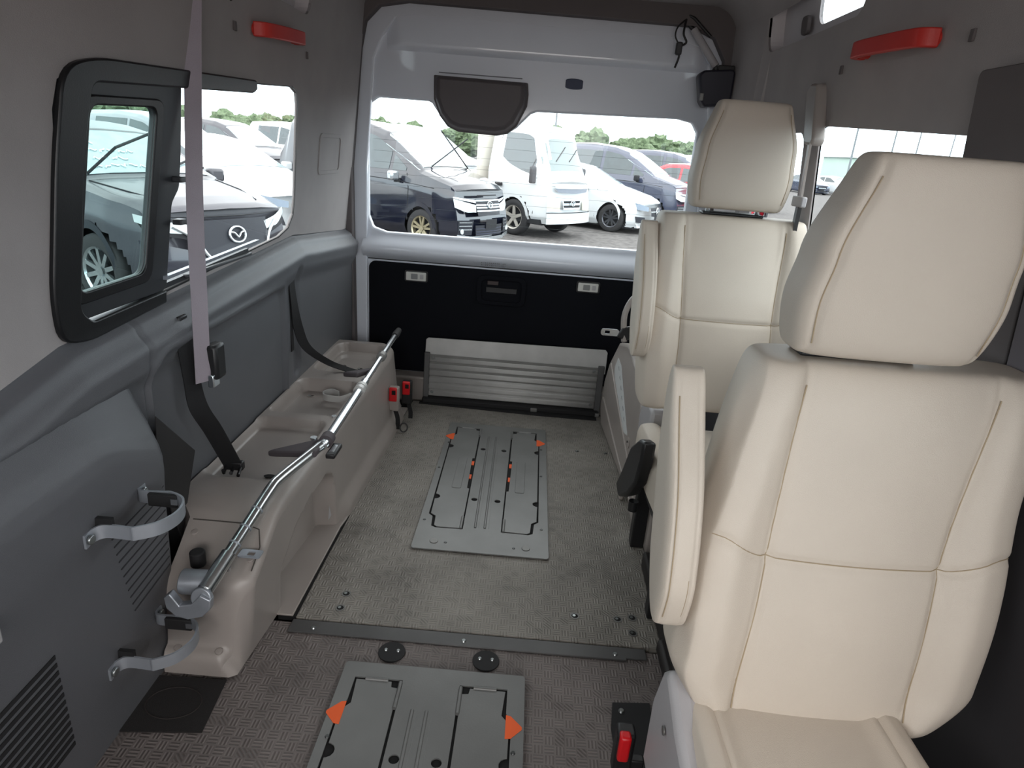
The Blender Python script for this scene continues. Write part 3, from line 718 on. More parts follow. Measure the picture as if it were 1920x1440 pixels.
# ================================================================== BELTS ON THE LEFT
sb = empty('hanging_seat_belt', (-.73, 1.45, 1.5), 'grey seat belt hanging down from the ceiling in front of the left window', 'seat belt')
wv = [Vector((.55, .8, 0))]*5
ribbon('webbing', [(-.715, 1.51, 1.64), (-.740, 1.49, 1.36), (-.735, 1.415, .98), (-.732, 1.385, .74), (-.730, 1.365, .560)], [Vector((.75, .45, 0)), Vector((.75, .5, 0)), Vector((.7, .55, .0)), Vector((.68, .55, 0)), Vector((.62, .6, .1))], .034, .003, greyw, sb)
box('buckle_block', -.728, -.700, 1.378, 1.425, .56, .645, blackp, sb, b=.008)
box('latch_tongue', -.722, -.708, 1.370, 1.400, .545, .575, chrome, sb, b=.002)
sb2 = empty('black_lap_strap', (-.74, 1.4, .5), 'black strap with pronged end hanging from the wall onto beige cover', 'strap')
ribbon('strap', [(-.765, 1.36, .70), (-.755, 1.36, .58), (-.745, 1.36, .50), (-.735, 1.40, .42), (-.722, 1.455, .300)], [Vector((.3, .9, 0)), Vector((.3, .9, 0)), Vector((.5, .8, 0)), Vector((.8, .4, .0)), Vector((.9, .2, .1))], .045, .003, blackw, sb2)
box('anchor_slot', -.780, -.762, 1.35, 1.385, .66, .715, blackp, sb2, b=.003)
box('end_fitting', -.745, -.695, 1.448, 1.468, .286, .310, blackp, sb2, b=.004)
for k in range(3): tube('prong', [(-.738+.019*k, 1.452, .296), (-.735+.019*k, 1.430, .288), (-.732+.019*k, 1.422, .300-.006*k)], .0045, blackp, sb2, 8)
sb3 = empty('rear_black_strap', (-.76, 2.1, .6), 'thin black strap looping from rear left wall slot to beige cover', 'strap')
ribbon('strap', [(-.772, 2.045, .70), (-.768, 2.055, .60), (-.762, 2.07, .50), (-.745, 2.10, .42), (-.700, 2.18, .345), (-.640, 2.215, .310), (-.60, 2.19, .312)], [Vector((.1, 1, 0))]*2+[Vector((.4, .8, 0))]*2+[Vector((.5, .6, 0)), Vector((.2, 1, 0)), Vector((.1, 1, 0))], .040, .003, blackw, sb3)
box('slot_guide', -.779, -.766, 2.02, 2.07, .672, .722, blackp, sb3, b=.003)
box('slot_channel', -.785, -.774, 2.035, 2.06, .42, .67, blackp, sb3, b=.003)

# ================================================================== GRAB HANDLES, SPEAKER, STRUT
def grab(side, y0, y1, z0, z1, lb):
    fx = (lambda z: XL(z)) if side < 0 else (lambda z: XRr(z)); s = -side
    o = empty('grab_handle', (fx(z0), (y0+y1)/2, (z0+z1)/2), lb, 'grab handle')
    P = lambda t, d: (fx(z0+(z1-z0)*t)+s*d, y0+(y1-y0)*t, z0+(z1-z0)*t)
    pts = [P(0, .004), P(.02, .024), P(.08, .036), P(.3, .042), P(.7, .042), P(.92, .036), P(.98, .024), P(1, .004)]
    ribbon('grip', pts, (0, -.1*0, 1), .034, .016, redp, o, ns=5)
    bev(o.children[0], .006, 3, 60)
    for t in (.04, .96):
        c = P(t, 0); cyl('mount', c, (s, 0, 0), .015, .02, redp, o, 12)
    for yy in (y0-.10, y1+.12):
        box('cap', fx(z0)+(-.001 if s > 0 else -.004), fx(z0)+(.004 if s > 0 else .001), yy-.006, yy+.006, z0-.02, z0+.0, darktrim, o, b=.001)
    return o
grab(-1, 1.78, 2.06, 1.352, 1.372, 'bright red grab handle on left wall beside hanging belt')
grab(1, 1.385, 1.68, 1.374, 1.388, 'bright red grab handle on right wall under roof window')
ch = empty('cable_clip', (-.72, 1.6, 1.42), 'thin black wire clip hanging at the top beside grey belt', 'clip')
tube('clip', [(-.715, 1.60, 1.45), (-.715, 1.60, 1.405), (-.715, 1.615, 1.385), (-.715, 1.635, 1.392), (-.715, 1.63, 1.44)], .003, blackp, ch, 6)

st = empty('door_strut', (.60, 2.80, 1.55), 'grey gas strut across the upper right corner of the tailgate', 'strut')
tube('cylinder', [(.555, 2.80, 1.60), (.655, 2.77, 1.475)], .014, liteplast, st, 14)
tube('rod', [(.475, 2.82, 1.66), (.56, 2.80, 1.595)], .008, blackp, st, 10)
tube('guard', [(.47, 2.81, 1.668), (.55, 2.79, 1.635), (.62, 2.78, 1.575)], .006, blackp, st, 8)
cyl('ball_joint', (.655, 2.77, 1.470), (.4, -.1, -.6), .018, .02, blackp, st, 14)
sp = empty('black_speaker_box', (.67, 2.75, 1.40), 'black box unit hanging at upper right of tailgate above headrest', 'box')
plate('case', [(.585, 1.435), (.60, 1.452), (.705, 1.462), (.72, 1.455), (.72, 1.36), (.70, 1.335), (.62, 1.325), (.605, 1.345)], .07, XZ(2.71), mat('navy_black_plastic', (34, 34, 46), .5), sp, b=.008)
box('bracket', .655, .715, 2.72, 2.77, 1.455, 1.475, blackp, sp, b=.003)
box('lens', .598, .612, 2.703, 2.712, 1.345, 1.372, alud, sp, b=.002)
cb = empty('hanging_cable', (.50, 2.78, 1.55), 'dark tangled cable with plug hanging left of the strut', 'cable')
tube('lead', smooth_path([(.52, 2.79, 1.63), (.515, 2.78, 1.58), (.53, 2.78, 1.55), (.505, 2.78, 1.53), (.51, 2.78, 1.50), (.50, 2.78, 1.46)], 6), .004, blackp, cb, 8)
box('plug', .493, .517, 2.77, 2.79, 1.505, 1.55, mat('dark_plug', (50, 50, 52), .5), cb, b=.005)
tube('lead', smooth_path([(.52, 2.79, 1.63), (.49, 2.78, 1.60), (.485, 2.78, 1.57), (.50, 2.78, 1.545)], 6), .003, blackp, cb, 8)

# right side belt
rb = empty('right_seat_belt', (.745, 1.95, 1.2), 'beige seat belt with sleeve guide hanging over the right window pillar', 'seat belt')
plate('upper_guide', [(1.90, 1.19), (1.955, 1.325), (1.93, 1.345), (1.885, 1.34), (1.835, 1.20), (1.845, 1.185)], -.035, lambda u, v, w: (.752+w, u, v), beige, rb, b=.008)
ribbon('webbing', [(.725, 1.868, 1.20), (.722, 1.850, 1.12), (.722, 1.840, 1.055)], (.25, .95, 0), .040, .006, beige, rb)
box('tongue', .712, .728, 1.805, 1.875, 1.028, 1.056, liteplast, rb, b=.004)
ribbon('black_stalk', [(.722, 1.84, 1.03), (.722, 1.835, .90), (.722, 1.82, .80)], (.2, .95, 0), .038, .010, blackp, rb)

# ================================================================== SEATS
def sup_loop(n, e, seg):
    """closed superellipse resampled by arc length"""
    P = []
    for i in range(2000):
        a = 2*pi*i/2000; c, s = cos(a), sin(a)
        P.append((abs(c)**e*(1 if c >= 0 else -1), abs(s)**e*(1 if s >= 0 else -1)))
    return resample(P, n, True)
def resample(P, n, closed, sy=1):
    Q = P+[P[0]] if closed else P
    L = [0]
    for a, b_ in zip(Q, Q[1:]): L.append(L[-1]+hypot(b_[0]-a[0], b_[1]-a[1]))
    T = L[-1]; out = []; j = 0
    for i in range(n):
        d = T*i/(n if closed else n-1)
        while j < len(L)-2 and L[j+1] < d: j += 1
        q = (d-L[j])/max(1e-12, L[j+1]-L[j]); a, b_ = Q[j], Q[j+1]
        out.append((a[0]+(b_[0]-a[0])*q, a[1]+(b_[1]-a[1])*q))
    return out
def pad(name, frame, zs, hw, th, yc, xc, m, parent, e=.42, ev=.3, nu=180, nv=90, disp=None, asp=.3):
    """cushion: rounded in section and at both ends. zs=(z0,z1); hw, th, yc, xc functions of z. frame maps local xyz to world."""
    loop = sup_loop(nu, e, 0)
    P = []
    for i in range(1500):
        a = pi*i/1499-pi/2; c, s = cos(a), sin(a); P.append((abs(c)**ev, abs(s)**ev*(1 if s >= 0 else -1)))
    prof = resample(P, nv, False)
    H_ = (zs[1]-zs[0])/2; zc = (zs[0]+zs[1])/2; vs = []; fs = []
    for r, zz in prof:
        z = zc+H_*zz
        for cx, cy in loop:
            x = cx*hw(z)*(1-(1-r)*asp) ; y = cy*th(z)*r
            if r < .999: x = cx*hw(z)*(1-(1-r)*.25) if r > .02 else cx*hw(z)*.75
            X = [x, y, z]
            if disp: X = disp(x/hw(z), cy, z, X, r)
            vs.append(frame(X[0]+xc(z), X[1]+yc(z), X[2]))
    for j in range(nv-1):
        for i in range(nu):
            a = j*nu+i; b_ = j*nu+(i+1) % nu; fs.append((a, b_, b_+nu, a+nu))
    fs.append(tuple(range(nu))[::-1]); fs.append(tuple(range((nv-1)*nu, nv*nu)))
    return mesh(name, vs, fs, m, parent, 60)
def seat(ox, oy, oz, label, near):
    root = empty('passenger_seat', (ox, oy, 0 if near else oz-.0), label, 'seat', 'cream leather passenger seats')
    fr = lambda x, y, z: (ox+x, oy+y, oz+z)
    lean = lambda z: .145*(z-.35)/.5
    xcs = (lambda z: .012+.045*(z-.60)/.25 if z > .60 else .012+.030*(z-.60)/.25) if near else (lambda z: 0)
    hw = (lambda z: scurve(z, [(.33, .182), (.42, .226), (.58, .232), (.70, .222), (.86, .214)])) if near else (lambda z: scurve(z, [(.33, .222), (.50, .228), (.70, .218), (.86, .208)]))
    SX = lambda z: scurve(z, [(.34, .128), (.56, .126), (.86, .140)])   # seam offset
    ZS = .585
    def seamz(x):          # height of cross seam: straight in the middle, rising toward the sides
        a = abs(x)-SX(ZS); return ZS if a < 0 else ZS+.03*sstep(0, .08, a)
    def dback(s, cy, z, X, r):
        x = X[0]
        if cy < 0:
            a = abs(x)/hw(z)
            X[1] -= .022*sstep(.55, .80, a)*(1-sstep(.93, 1.0, a))*r
            X[1] -= .012*cos(min(1, abs(x)/SX(z))*pi/2)*r*.6
            g = math.exp(-((abs(x)-SX(z))/.0065)**2)*.006*r
            g += math.exp(-((z-seamz(x))/.0055)**2)*.005*r
            X[1] += g
            X[1] -= .010*math.exp(-((z-.50)/.10)**2)*r
        return X
    bk = pad('backrest', fr, (.335, .862), hw, lambda z: .062, lambda z: lean(z)+.045, xcs, leather, root, e=.42, ev=.22, nu=380, nv=200, disp=dback)
    # seams as thread
    def fy(x, z, off=0):
        X = dback(x/hw(z), -1, z, [x, 0, z], 1); a = min(1, abs(x)/hw(z)); return X[1]-.062*(1-a**(2/.42))**(.42/2)+lean(z)+.045+off
    for s in (-1, 1):
        zz = [.362+.47*k/40 for k in range(41)]
        tube('seam', [fr(xcs(z)+s*SX(z), fy(s*SX(z), z)-.0002, z) for z in zz], .0011, thread, bk, 6)
        xs = [SX(ZS)+(hw(ZS)*.93-SX(ZS))*k/10 for k in range(11)]
        tube('seam', [fr(xcs(seamz(x))+s*x, fy(s*x, seamz(x))-.0010, seamz(x)) for x in xs], .0008, thread, bk, 6)
    xs = [-SX(ZS)+2*SX(ZS)*k/20 for k in range(21)]
    tube('seam', [fr(xcs(ZS)+x, fy(x, ZS)-.0008, ZS) for x in xs], .0009, thread, bk, 6)
    # headrest, tipped forwards
    hl = (lambda z: .085-.16*(z-.88)) if near else (lambda z: .125-.05*(z-.88))
    HZ0, HZ1 = (.882, 1.150) if near else (.880, 1.158)
    hhw = lambda z: scurve(z, [(HZ0, .128), (HZ0+.08, .136), (HZ1-.13, .130), (HZ1, .098)])
    def dh(s, cy, z, X, r):
        g = 0
        if cy < 0:
            g = math.exp(-((abs(X[0])-hhw(z)*.86)/.0045)**2)*.004*r
            X[1] += g; X[1] -= .010*(1-(X[0]/hhw(z))**2)*r
        return X
    hr = pad('headrest', fr, (HZ0, HZ1), hhw, lambda z: .058-.010*sstep(1.0, 1.15, z), lambda z: hl(z)+.055, lambda z: 0, leather, root, e=.40, ev=.32, nu=200, nv=110, disp=dh)
    for s in (-1, 1):
        pts = []
        for k in range(31):
            z = HZ0+.022+(HZ1-HZ0-.05)*k/30; x = s*hhw(z)*.86
            X = dh(.86, -1, z, [x, 0, z], 1); t_ = .058-.010*sstep(1.0, 1.15, z)
            cyy = (1-.86**(2/.40))**(.40/2)
            pts.append(fr(x, X[1]-t_*cyy+hl(z)+.055-.0006, z))
        tube('seam', pts, .0009, thread, hr, 6)
        tube('headrest_post', [fr(s*.07, lean(.86)+.045, .84), fr(s*.07, hl(.9)+.055, .92)], .006, chrome, root, 10)
    box('headrest_guide', ox-.085, ox+.085, oy+lean(.86)+.02, oy+lean(.86)+.07, oz+.862, oz+.870, blackp, root, b=.003)
    # cushion
    cwv = .168 if near else .205; cxo = -.050 if near else 0; csm = .125 if near else .135
    cw = lambda z: cwv
    cdz = 0 if near else -.095
    def fcu(x, y, z): # local z runs to the front of the cushion
        return (ox+x, oy+.06-z, oz+y+cdz)
    def dc(s, cy, z, X, r):
        if cy > 0:
            a = abs(X[0])/cwv
            X[1] += .014*sstep(.55, .8, a)*(1-sstep(.93, 1, a))*r
            X[1] -= math.exp(-((abs(X[0])-csm)/.0045)**2)*.006*r
            X[1] -= math.exp(-((abs(X[0])-cwv*.95)/.003)**2)*.003*r
        return X
    cu = pad('seat_cushion', fcu, (.0, .50), cw, lambda z: .060, lambda z: .300+.02*sstep(.2, .5, z), lambda z: cxo, leather, root, e=.30, ev=.28, nu=220, nv=70, disp=dc)
    for s in (-1, 1):
        tube('seam', [fcu(cxo+s*csm, .3595+.02*sstep(.2, .5, z)-.006+.0008, z) for z in [.03+.44*k/30 for k in range(31)]], .0009, thread, cu, 6)
    # armrests folded up
    for s, zlo, zhi in ((-1, .475, .835),):
        AX = .250 if near else .232
        aw = lambda z: .027; at = lambda z: scurve(z, [(.475, .044), (.56, .064), (.66, .064), (.835, .030)])
        def da(s_, cy, z, X, r):
            if abs(abs(X[1])) < 9 and cy < 0: X[1] += math.exp(-((abs(X[0])-.015)/.003)**2)*.002*r
            return X
        ar = pad('armrest', fr, (zlo, zhi), aw, at, lambda z: lean(z)-.005+.02*sstep(.6, .8, z), lambda z, s=s: s*AX, leather, root, e=.45, ev=.62, nu=110, nv=80, disp=da)
        # stitched flap at its foot
        for dx_, za, zb in ((-.015, .50, .80), (.010, .505, .57)):
            pts = []
            for k in range(25):
                z = za+(zb-za)*k/24; r_ = max(0, 1-abs((z-(zlo+zhi)/2)/((zhi-zlo)/2))**(2/.62))**(.62/2)
                cy_ = (1-min(1, abs(dx_)/.027/max(.3, 1-(1-r_)*.25))**(2/.45))**(.45/2)
                pts.append(fr(s*AX+dx_, lean(z)-.005+.02*sstep(.6, .8, z)-at(z)*r_*cy_+.0008, z))
            tube('seam', pts, .0009, thread, ar, 6)
        cyl('armrest_pivot', fr(s*.205, lean(.5)+.03, .50), (s, 0, 0), .018, .03, liteplast, root, 16)
    # frame under the seat
    box('seat_frame', ox-.19, ox+.19, oy-.36, oy+.05, oz+.12, oz+.215, blackp, root, b=.01)
    for sx_ in (-1, 1):
        for yy in (-.32, .0): box('leg', ox+sx_*.16-.02, ox+sx_*.16+.02, oy+yy-.02, oy+yy+.02, 0, oz+.14, blackp, root, b=.004)
    return root
s1 = seat(.500, .760, 0, 'cream leather seat nearest the camera, filling the right side', True)
s2 = seat(.560, 1.705, .125, 'cream leather seat farther back, beside the ramp and right window', False)
# near seat: grey recliner cover and buckle
plate('recliner_cover', [(.60, .15), (.83, .15), (.835, .28), (.81, .36), (.785, .385), (.76, .378), (.70, .355), (.60, .34)], .040, lambda u, v, w: (.265+w, u, v), liteplast, s1, b=.012)
plate('cover_slot', rrect(.655, .672, .27, .315, .002), .0015, lambda u, v, w: (.300+w, u, v-.0), blackgap, s1)
cyl('cover_screw', (.2625, .74, .31), (-1, 0, 0), .007, .002, alud, s1, 12)
box('under_panel', .31, .34, .60, .80, .0, .36, mat('dark_metal', (30, 28, 28), .6), s1)  # near-black panel under the seat
nb = empty('near_seat_buckle', (.25, .88, .0), 'black seat belt buckle with red button beside the near seat', 'buckle')
box('housing', .228, .262, .862, .895, .055, .155, blackp, nb, b=.006)
box('release_button', .231, .252, .853, .874, .100, .158, redb, nb, b=.005)
box('stalk', .250, .285, .868, .885, .0, .09, blackp, nb, b=.003)
fb = empty('floor_bracket_plate', (.285, 1.06, 0), 'black bolted metal plate on the front floor beside near seat', 'plate')
plate('plate', [(.262, 1.088), (.345, 1.095), (.34, .90), (.255, .90), (.252, 1.02)], .004, XY(-.006), rubber, fb, b=.001)
screw('bolt', (.279, 1.066, -.002), (0, 0, 1), .007, fb)
rail = empty('seat_rail', (.44, 1.05, 0), 'dark seat rail cover on floor running beneath both seats', 'rail')
box('rail_cover', .40, .47, .62, 1.60, -.004, .05, mat('dark_rail', (32, 29, 28), .6), rail, b=.008)
box('rail_riser', .385, .80, 1.02, 1.262, -.004, .035, mat('dark_rail', (32, 29, 28), .6), rail, b=.01)

# rear seat base: tall beige side cover
def SP(u, v, w): return (.405+w-.02*(v/.35)*0, u, v)
sc = [(1.82, .0), (2.62, .0), (2.67, .06), (2.66, .20), (2.60, .30), (2.46, .43), (2.30, .47), (2.12, .43), (2.0, .36), (1.95, .26), (1.90, .12), (1.84, .08)]
bx = lambda u: .383+(2.45-u)*.058
bse = plate('base_side_cover', sc, .06, lambda u, v, w: (bx(u)+w, u, v), beige, s2, b=.012)
bev_l = [(1.90, .03), (1.96, .03), (2.48, .17), (2.52, .25), (2.50, .28), (2.44, .27), (2.02, .12)]
tube('moulded_rib', [(bx(u)-.001, u, v) for u, v in ((1.87, .03), (2.0, .10), (2.4, .25), (2.55, .31))], .005, beige, bse, 8)
tube('moulded_rib', [(bx(u)-.001, u, v) for u, v in ((1.93, .015), (2.2, .05), (2.62, .13))], .005, beige, bse, 8)
plate('caution_label', [(2.11, .185), (2.17, .170), (2.46, .29), (2.47, .325), (2.43, .375), (2.36, .365)], -.0012, lambda u, v, w: (bx(u)-.0005+w, u, v), paper, s2)
for k in range(6):
    y_ = 2.18+.040*k; z_ = .210+.026*k
    tube('label_mark', [(bx(y_)-.002, y_, z_), (bx(y_)-.002, y_+.016, z_+.012), (bx(y_)-.002, y_+.022, z_-.004)], .0014, ink, s2, 5)
cyl('cover_dimple', (bx(2.08)+.001, 2.08, .17), (-1, 0, 0), .020, .003, beige, s2, 20, .001); cyl('cover_screw', (bx(2.09)-.001, 2.09, .17), (-1, 0, 0), .004, .003, blackgap, s2, 8)
box('front_foot', .40, .455, 1.80, 1.88, 0, .07, beige, s2, b=.015)
plate('foot_tab', rrect(1.965, 2.01, .0, .045, .01), -.012, lambda u, v, w: (.393+w, u, v), beige, s2, b=.003)
plate('recliner_cover', [(1.80, .235), (1.96, .235), (1.98, .33), (1.96, .37), (1.88, .415), (1.80, .41)], .05, lambda u, v, w: (.405+w, u, v), liteplast, s2, b=.012)
# black lever on the rear seat
plate('recline_lever', [(1.47, .455), (1.52, .44), (1.62, .37), (1.69, .27), (1.765, .175), (1.70, .165), (1.575, .245), (1.50, .32), (1.47, .40)], .035, lambda u, v, w: (.322+w, u, v), blackp, s2, b=.008)
cyl('lever_pivot', (.355, 1.62, .20), (0, 0, -1), .014, .03, blackp, s2, 12)
box('front_panel', .42, .78, 1.66, 1.70, .0, .30, beige, s2, b=.008)
# folded handle loop and tongue behind the armrest
tg = empty('belt_tongue', (.37, 2.30, .52), 'silver belt tongue with black end sticking out beside rear seat armrest', 'buckle tongue')
plate('tongue', rrect(.285, .352, .497, .523, .010), .003, XZ(2.30), chrome, tg, holes=[rrect(.300, .318, .504, .516, .002)])
plate('tongue_body', [(.345, .495), (.36, .530), (.41, .545), (.42, .50), (.38, .485)], .02, XZ(2.292), blackp, tg, b=.005)
lp = tag(tube('handle_loop', smooth_path([(.375, 2.30, .48), (.365, 2.31, .56), (.375, 2.32, .61), (.40, 2.33, .645), (.43, 2.33, .65)], 6), .011, beige, None, 12), 'curved beige handle loop behind the rear seat armrest', 'handle')
tag(box('seat_label', .43, .436, 1.48, 1.53, .09, .19, paper, None), 'small white label on dark rail under the rear seat', 'label')

#OUTDOOR#
# ================================================================== OUTDOORS
GZ = -.65
g_ = struct(mesh('ground', [(-150, -60, GZ), (200, -60, GZ), (200, 260, GZ), (-150, 260, GZ)], [(0, 1, 2, 3)], gravel))
# the van's own outside skin keeps daylight out of the cavity walls
struct(box('roof_skin', -.90, .90, -1.25, 2.95, ZR+.05, ZR+.09, white))

carglass = mat('car_glass', (60, 72, 76), .04, spec=.9, var=.1)
wsglass = mat('sky_toned_windscreen', (150, 168, 172), .06, spec=.9, var=.08)  # sky reflection put into the windscreen colour as a pale tone
tyre = mat('tyre_rubber', (44, 44, 46), .85)
rimm = mat('alloy_rim', (176, 178, 182), .3, .8)
rimd = mat('dark_alloy_rim', (92, 94, 100), .35, .8)
lampm = mat('headlamp_lens', (206, 214, 216), .12, .1, spec=.8)
seam = mat('panel_gap', (30, 32, 36), .8)

def car(label, colour, P, pos, heading, group='cars parked in the lot', name='parked_car', cat='car', detail=2, rim=None, up=1.0):
    """P: L length, W half width, top [(s,z)], belt [(s,z)], z0, cab (s0,s1) windscreen, wheels [s..], wr radius.  s runs back from the nose, +y is the car's left."""
    W, L, z0, wr = P['W'], P['L'], P.get('z0', .20), P.get('wr', .33)
    root = empty(name, (pos[0], pos[1], GZ), label, cat, group, heading)
    sc0, sc1 = P['cab']; bow = P.get('bow', .16); lean_ = P.get('lean', .10)
    top = lambda s: interp(s, P['top'])*up
    belt = lambda s: min(interp(s, P['belt'])*up, top(s)-.03)
    def sec(s):
        zt, zb = top(s), belt(s)
        w = W*(1-.10*sstep(.55, 0, s)-.05*sstep(L-.5, L, s))
        k = max(0, (zt-zb)-.08); wt_ = w-.05-.20*min(1, k/.6)
        return [(0, z0), (w-.08, z0), (w-.01, z0+.14), (w, z0+.32), (w-.004, zb-.10), (w-.03, zb), (wt_+.02, zt-min(.10, (zt-zb)*.35)), (wt_-.07, zt-.012), (wt_*.55, zt+.012), (0, zt+.022)]
    def warp(s, y, z):
        f = max(0, 1-s/1.1)
        s2 = s+bow*(abs(y)/W)**2.2*f + lean_*f*f*max(0, (z-.55))/.6
        fr = max(0, 1-(L-s)/.8); s2 -= .10*(abs(y)/W)**2*fr
        return (-s2, y, z)
    def side(s, z, sg, off=.006):
        q = sec(s)
        for (ya, za), (yb, zb_) in zip(q[1:], q[2:]):
            if za <= z <= zb_ or (za, ya) == (q[-2][1], q[-2][0]):
                t = (z-za)/max(1e-6, zb_-za); y = ya+(yb-ya)*min(1, t); break
        else: y = W
        x, y, z = warp(s, y+off, z); return (x, sg*y, z)
    def topp(s, f, off=.008):
        q = sec(s)[5:][::-1]; yy = abs(f)*q[-1][0]
        for (ya, za), (yb, zb_) in zip(q, q[1:]):
            if yy <= yb+1e-6: t = (yy-ya)/max(1e-6, yb-ya); z = za+(zb_-za)*t; break
        else: z = q[-1][1]
        x, y, z = warp(s, yy, z+off); return (x, y if f >= 0 else -y, z)
    def front(y, z, off=.008):
        x, yy, zz = warp(0, y, z); return (x+off, yy, zz)
    # shell
    ss = sorted(set([round(i*.03, 3) for i in range(int(L/.03)+1)]+[s for s, _ in P['top']]+[L]))
    K = 5; vs = []; fs = []
    def dense(q):
        out = []
        for a, b_ in zip(q, q[1:]):
            m_ = K if abs(a[1]-b_[1]) > .15 or abs(a[0]-b_[0]) > .3 else 2
            for k in range(K): out.append((a[0]+(b_[0]-a[0])*k/K, a[1]+(b_[1]-a[1])*k/K))
        out.append(q[-1]); return out
    ar = wr+.055
    for s in ss:
        h = dense(sec(s)); ring = [(-y, z) for y, z in h]+[(y, z) for y, z in reversed(h[:-1])]
        for y, z in ring:
            s_ = s
            for ws in P['wheels']:
                d = hypot(s_-ws, z-wr)
                if abs(y) > W*.55 and abs(d-ar) < .035 and d > 0:
                    k = ar/d; s_ = ws+(s_-ws)*k; z = wr+(z-wr)*k
            vs.append(warp(s_, y, z))
    n = len(ring)
    def gone(f):
        c = [sum(vs[i][k] for i in f)/4 for k in range(3)]
        for ws in P['wheels']:
            if abs(c[1]) > W*.55 and hypot(-c[0]-ws, c[2]-wr) < ar+.018: return True
        return False
    for i in range(len(ss)-1):
        for k in range(n-1):
            f = (i*n+k, i*n+k+1, i*n+n+k+1, i*n+n+k)
            if not gone(f): fs.append(f)
    # nose and tail fill
    for i, rev in ((0, 1), (len(ss)-1, 0)):
        m_ = n//2
        for k in range(m_):
            a, b_, c, d = i*n+k, i*n+k+1, i*n+n-2-k, i*n+n-1-k
            if c > b_:
                fs.append((a, b_, c, d))
    mesh('body', vs, fs, colour, root, 38, world=False, fix=True)
    box('wheel_well', -P['wheels'][0]-ar-.05, -P['wheels'][0]+ar+.05, -W*.93+.12, W*.93-.12, z0-.02, z0+.62, seam, root, world=False)
    box('underside', -L+.2, -.25, -W+.15, W-.15, z0-.04, z0+.05, seam, root, world=False)
    def strip(nm, f, top_, bot_, m, par=root, nn=10):
        """surface band between two polylines of (a, b) coordinates put through f"""
        T_ = resample([tuple(p) for p in top_], nn, False); B_ = resample([tuple(p) for p in bot_], nn, False); R = 4; vs = []; fs = []
        for i in range(nn):
            for r in range(R+1):
                t = r/R; vs.append(f(T_[i][0]+(B_[i][0]-T_[i][0])*t, T_[i][1]+(B_[i][1]-T_[i][1])*t))
        for i in range(nn-1):
            for r in range(R): fs.append((i*(R+1)+r, i*(R+1)+r+1, (i+1)*(R+1)+r+1, (i+1)*(R+1)+r))
        return mesh(nm, vs, fs, m, par, 60, world=False)
    for ws in P['wheels']:
        for sg in (-1, 1):
            T_ = []; B_ = []
            for q in range(-4, 33):
                a = pi*q/28
                for rr, LL in ((ar-.014, T_), (ar+.062, B_)): LL.append((ws+rr*cos(a), max(z0+.02, wr+rr*sin(a))))
            vs2 = [side(s_, z_, sg, .005) for pr2 in zip(T_, B_) for s_, z_ in pr2]
            vs2 = [(v[0], v[1]-(.10*sg if i % 2 == 99 else 0), v[2]) for i, v in enumerate(vs2)]
            mesh('wheel_arch', vs2, [(2*i, 2*i+1, 2*i+3, 2*i+2) for i in range(len(T_)-1)], P.get('archm', colour), root, 60, world=False)
    # windscreen
    if P.get('ws', 1):
        a0, a1 = sc0+.06, sc1-.05
        strip('windscreen', topp, [(a1, f) for f in (-.80, -.4, 0, .4, .80)], [(a0, f) for f in (-.93, -.45, 0, .45, .93)], P.get('wsm', wsglass), nn=13)
    for (nm, T_, B_) in P.get('win', []):
        for sg in (-1, 1):
            strip(nm, lambda s, z, sg=sg: side(s, z*up, sg), T_, B_, carglass)
    for (T_, m_, off) in P.get('side_marks', []):
        for sg in (-1, 1):
            tube('body_line', [side(s, z*up, sg, off) for s, z in T_], .008, m_, root, 5, world=False)
    F = dict(strip=strip, side=side, top=topp, front=front, root=root, W=W, L=L)
    for ws in P['wheels']:
        for sg in (-1, 1):
            y = W*.985 if ws > .3 else W
            c = (-ws, sg*(W-.11), wr)
            # tyre: lathe about y
            pr_ = [(-.10, wr*.60), (-.105, wr*.90), (-.085, wr*.985), (-.05, wr), (.05, wr), (.085, wr*.985), (.105, wr*.90), (.10, wr*.66), (.08, wr*.62)]
            N = 32; vs = []; fs = []
            for i in range(N):
                a = 2*pi*i/N
                for (yy, r) in pr_: vs.append((c[0]+r*cos(a), c[1]+sg*yy, c[2]+r*sin(a)))
            for i in range(N):
                for k in range(len(pr_)-1):
                    a = i*len(pr_)+k; b_ = ((i+1) % N)*len(pr_)+k; fs.append((a, a+1, b_+1, b_))
            w_ = mesh('wheel', vs, fs, tyre, root, 50, world=False)
            rim_m = rim or rimm; rv = []; rf = []
            # rim: ring + spokes in one mesh
            def addring(r0, r1, y0, y1):
                b0 = len(rv)
                for i in range(N):
                    a = 2*pi*i/N; rv.append((c[0]+r0*cos(a), c[1]+sg*y0, c[2]+r0*sin(a))); rv.append((c[0]+r1*cos(a), c[1]+sg*y1, c[2]+r1*sin(a)))
                for i in range(N): j = (i+1) % N; rf.append((b0+2*i, b0+2*i+1, b0+2*j+1, b0+2*j))
            addring(wr*.66, wr*.60, .102, .085); addring(wr*.60, wr*.58, .085, -.02)
            sp_n = P.get('spokes', 5)
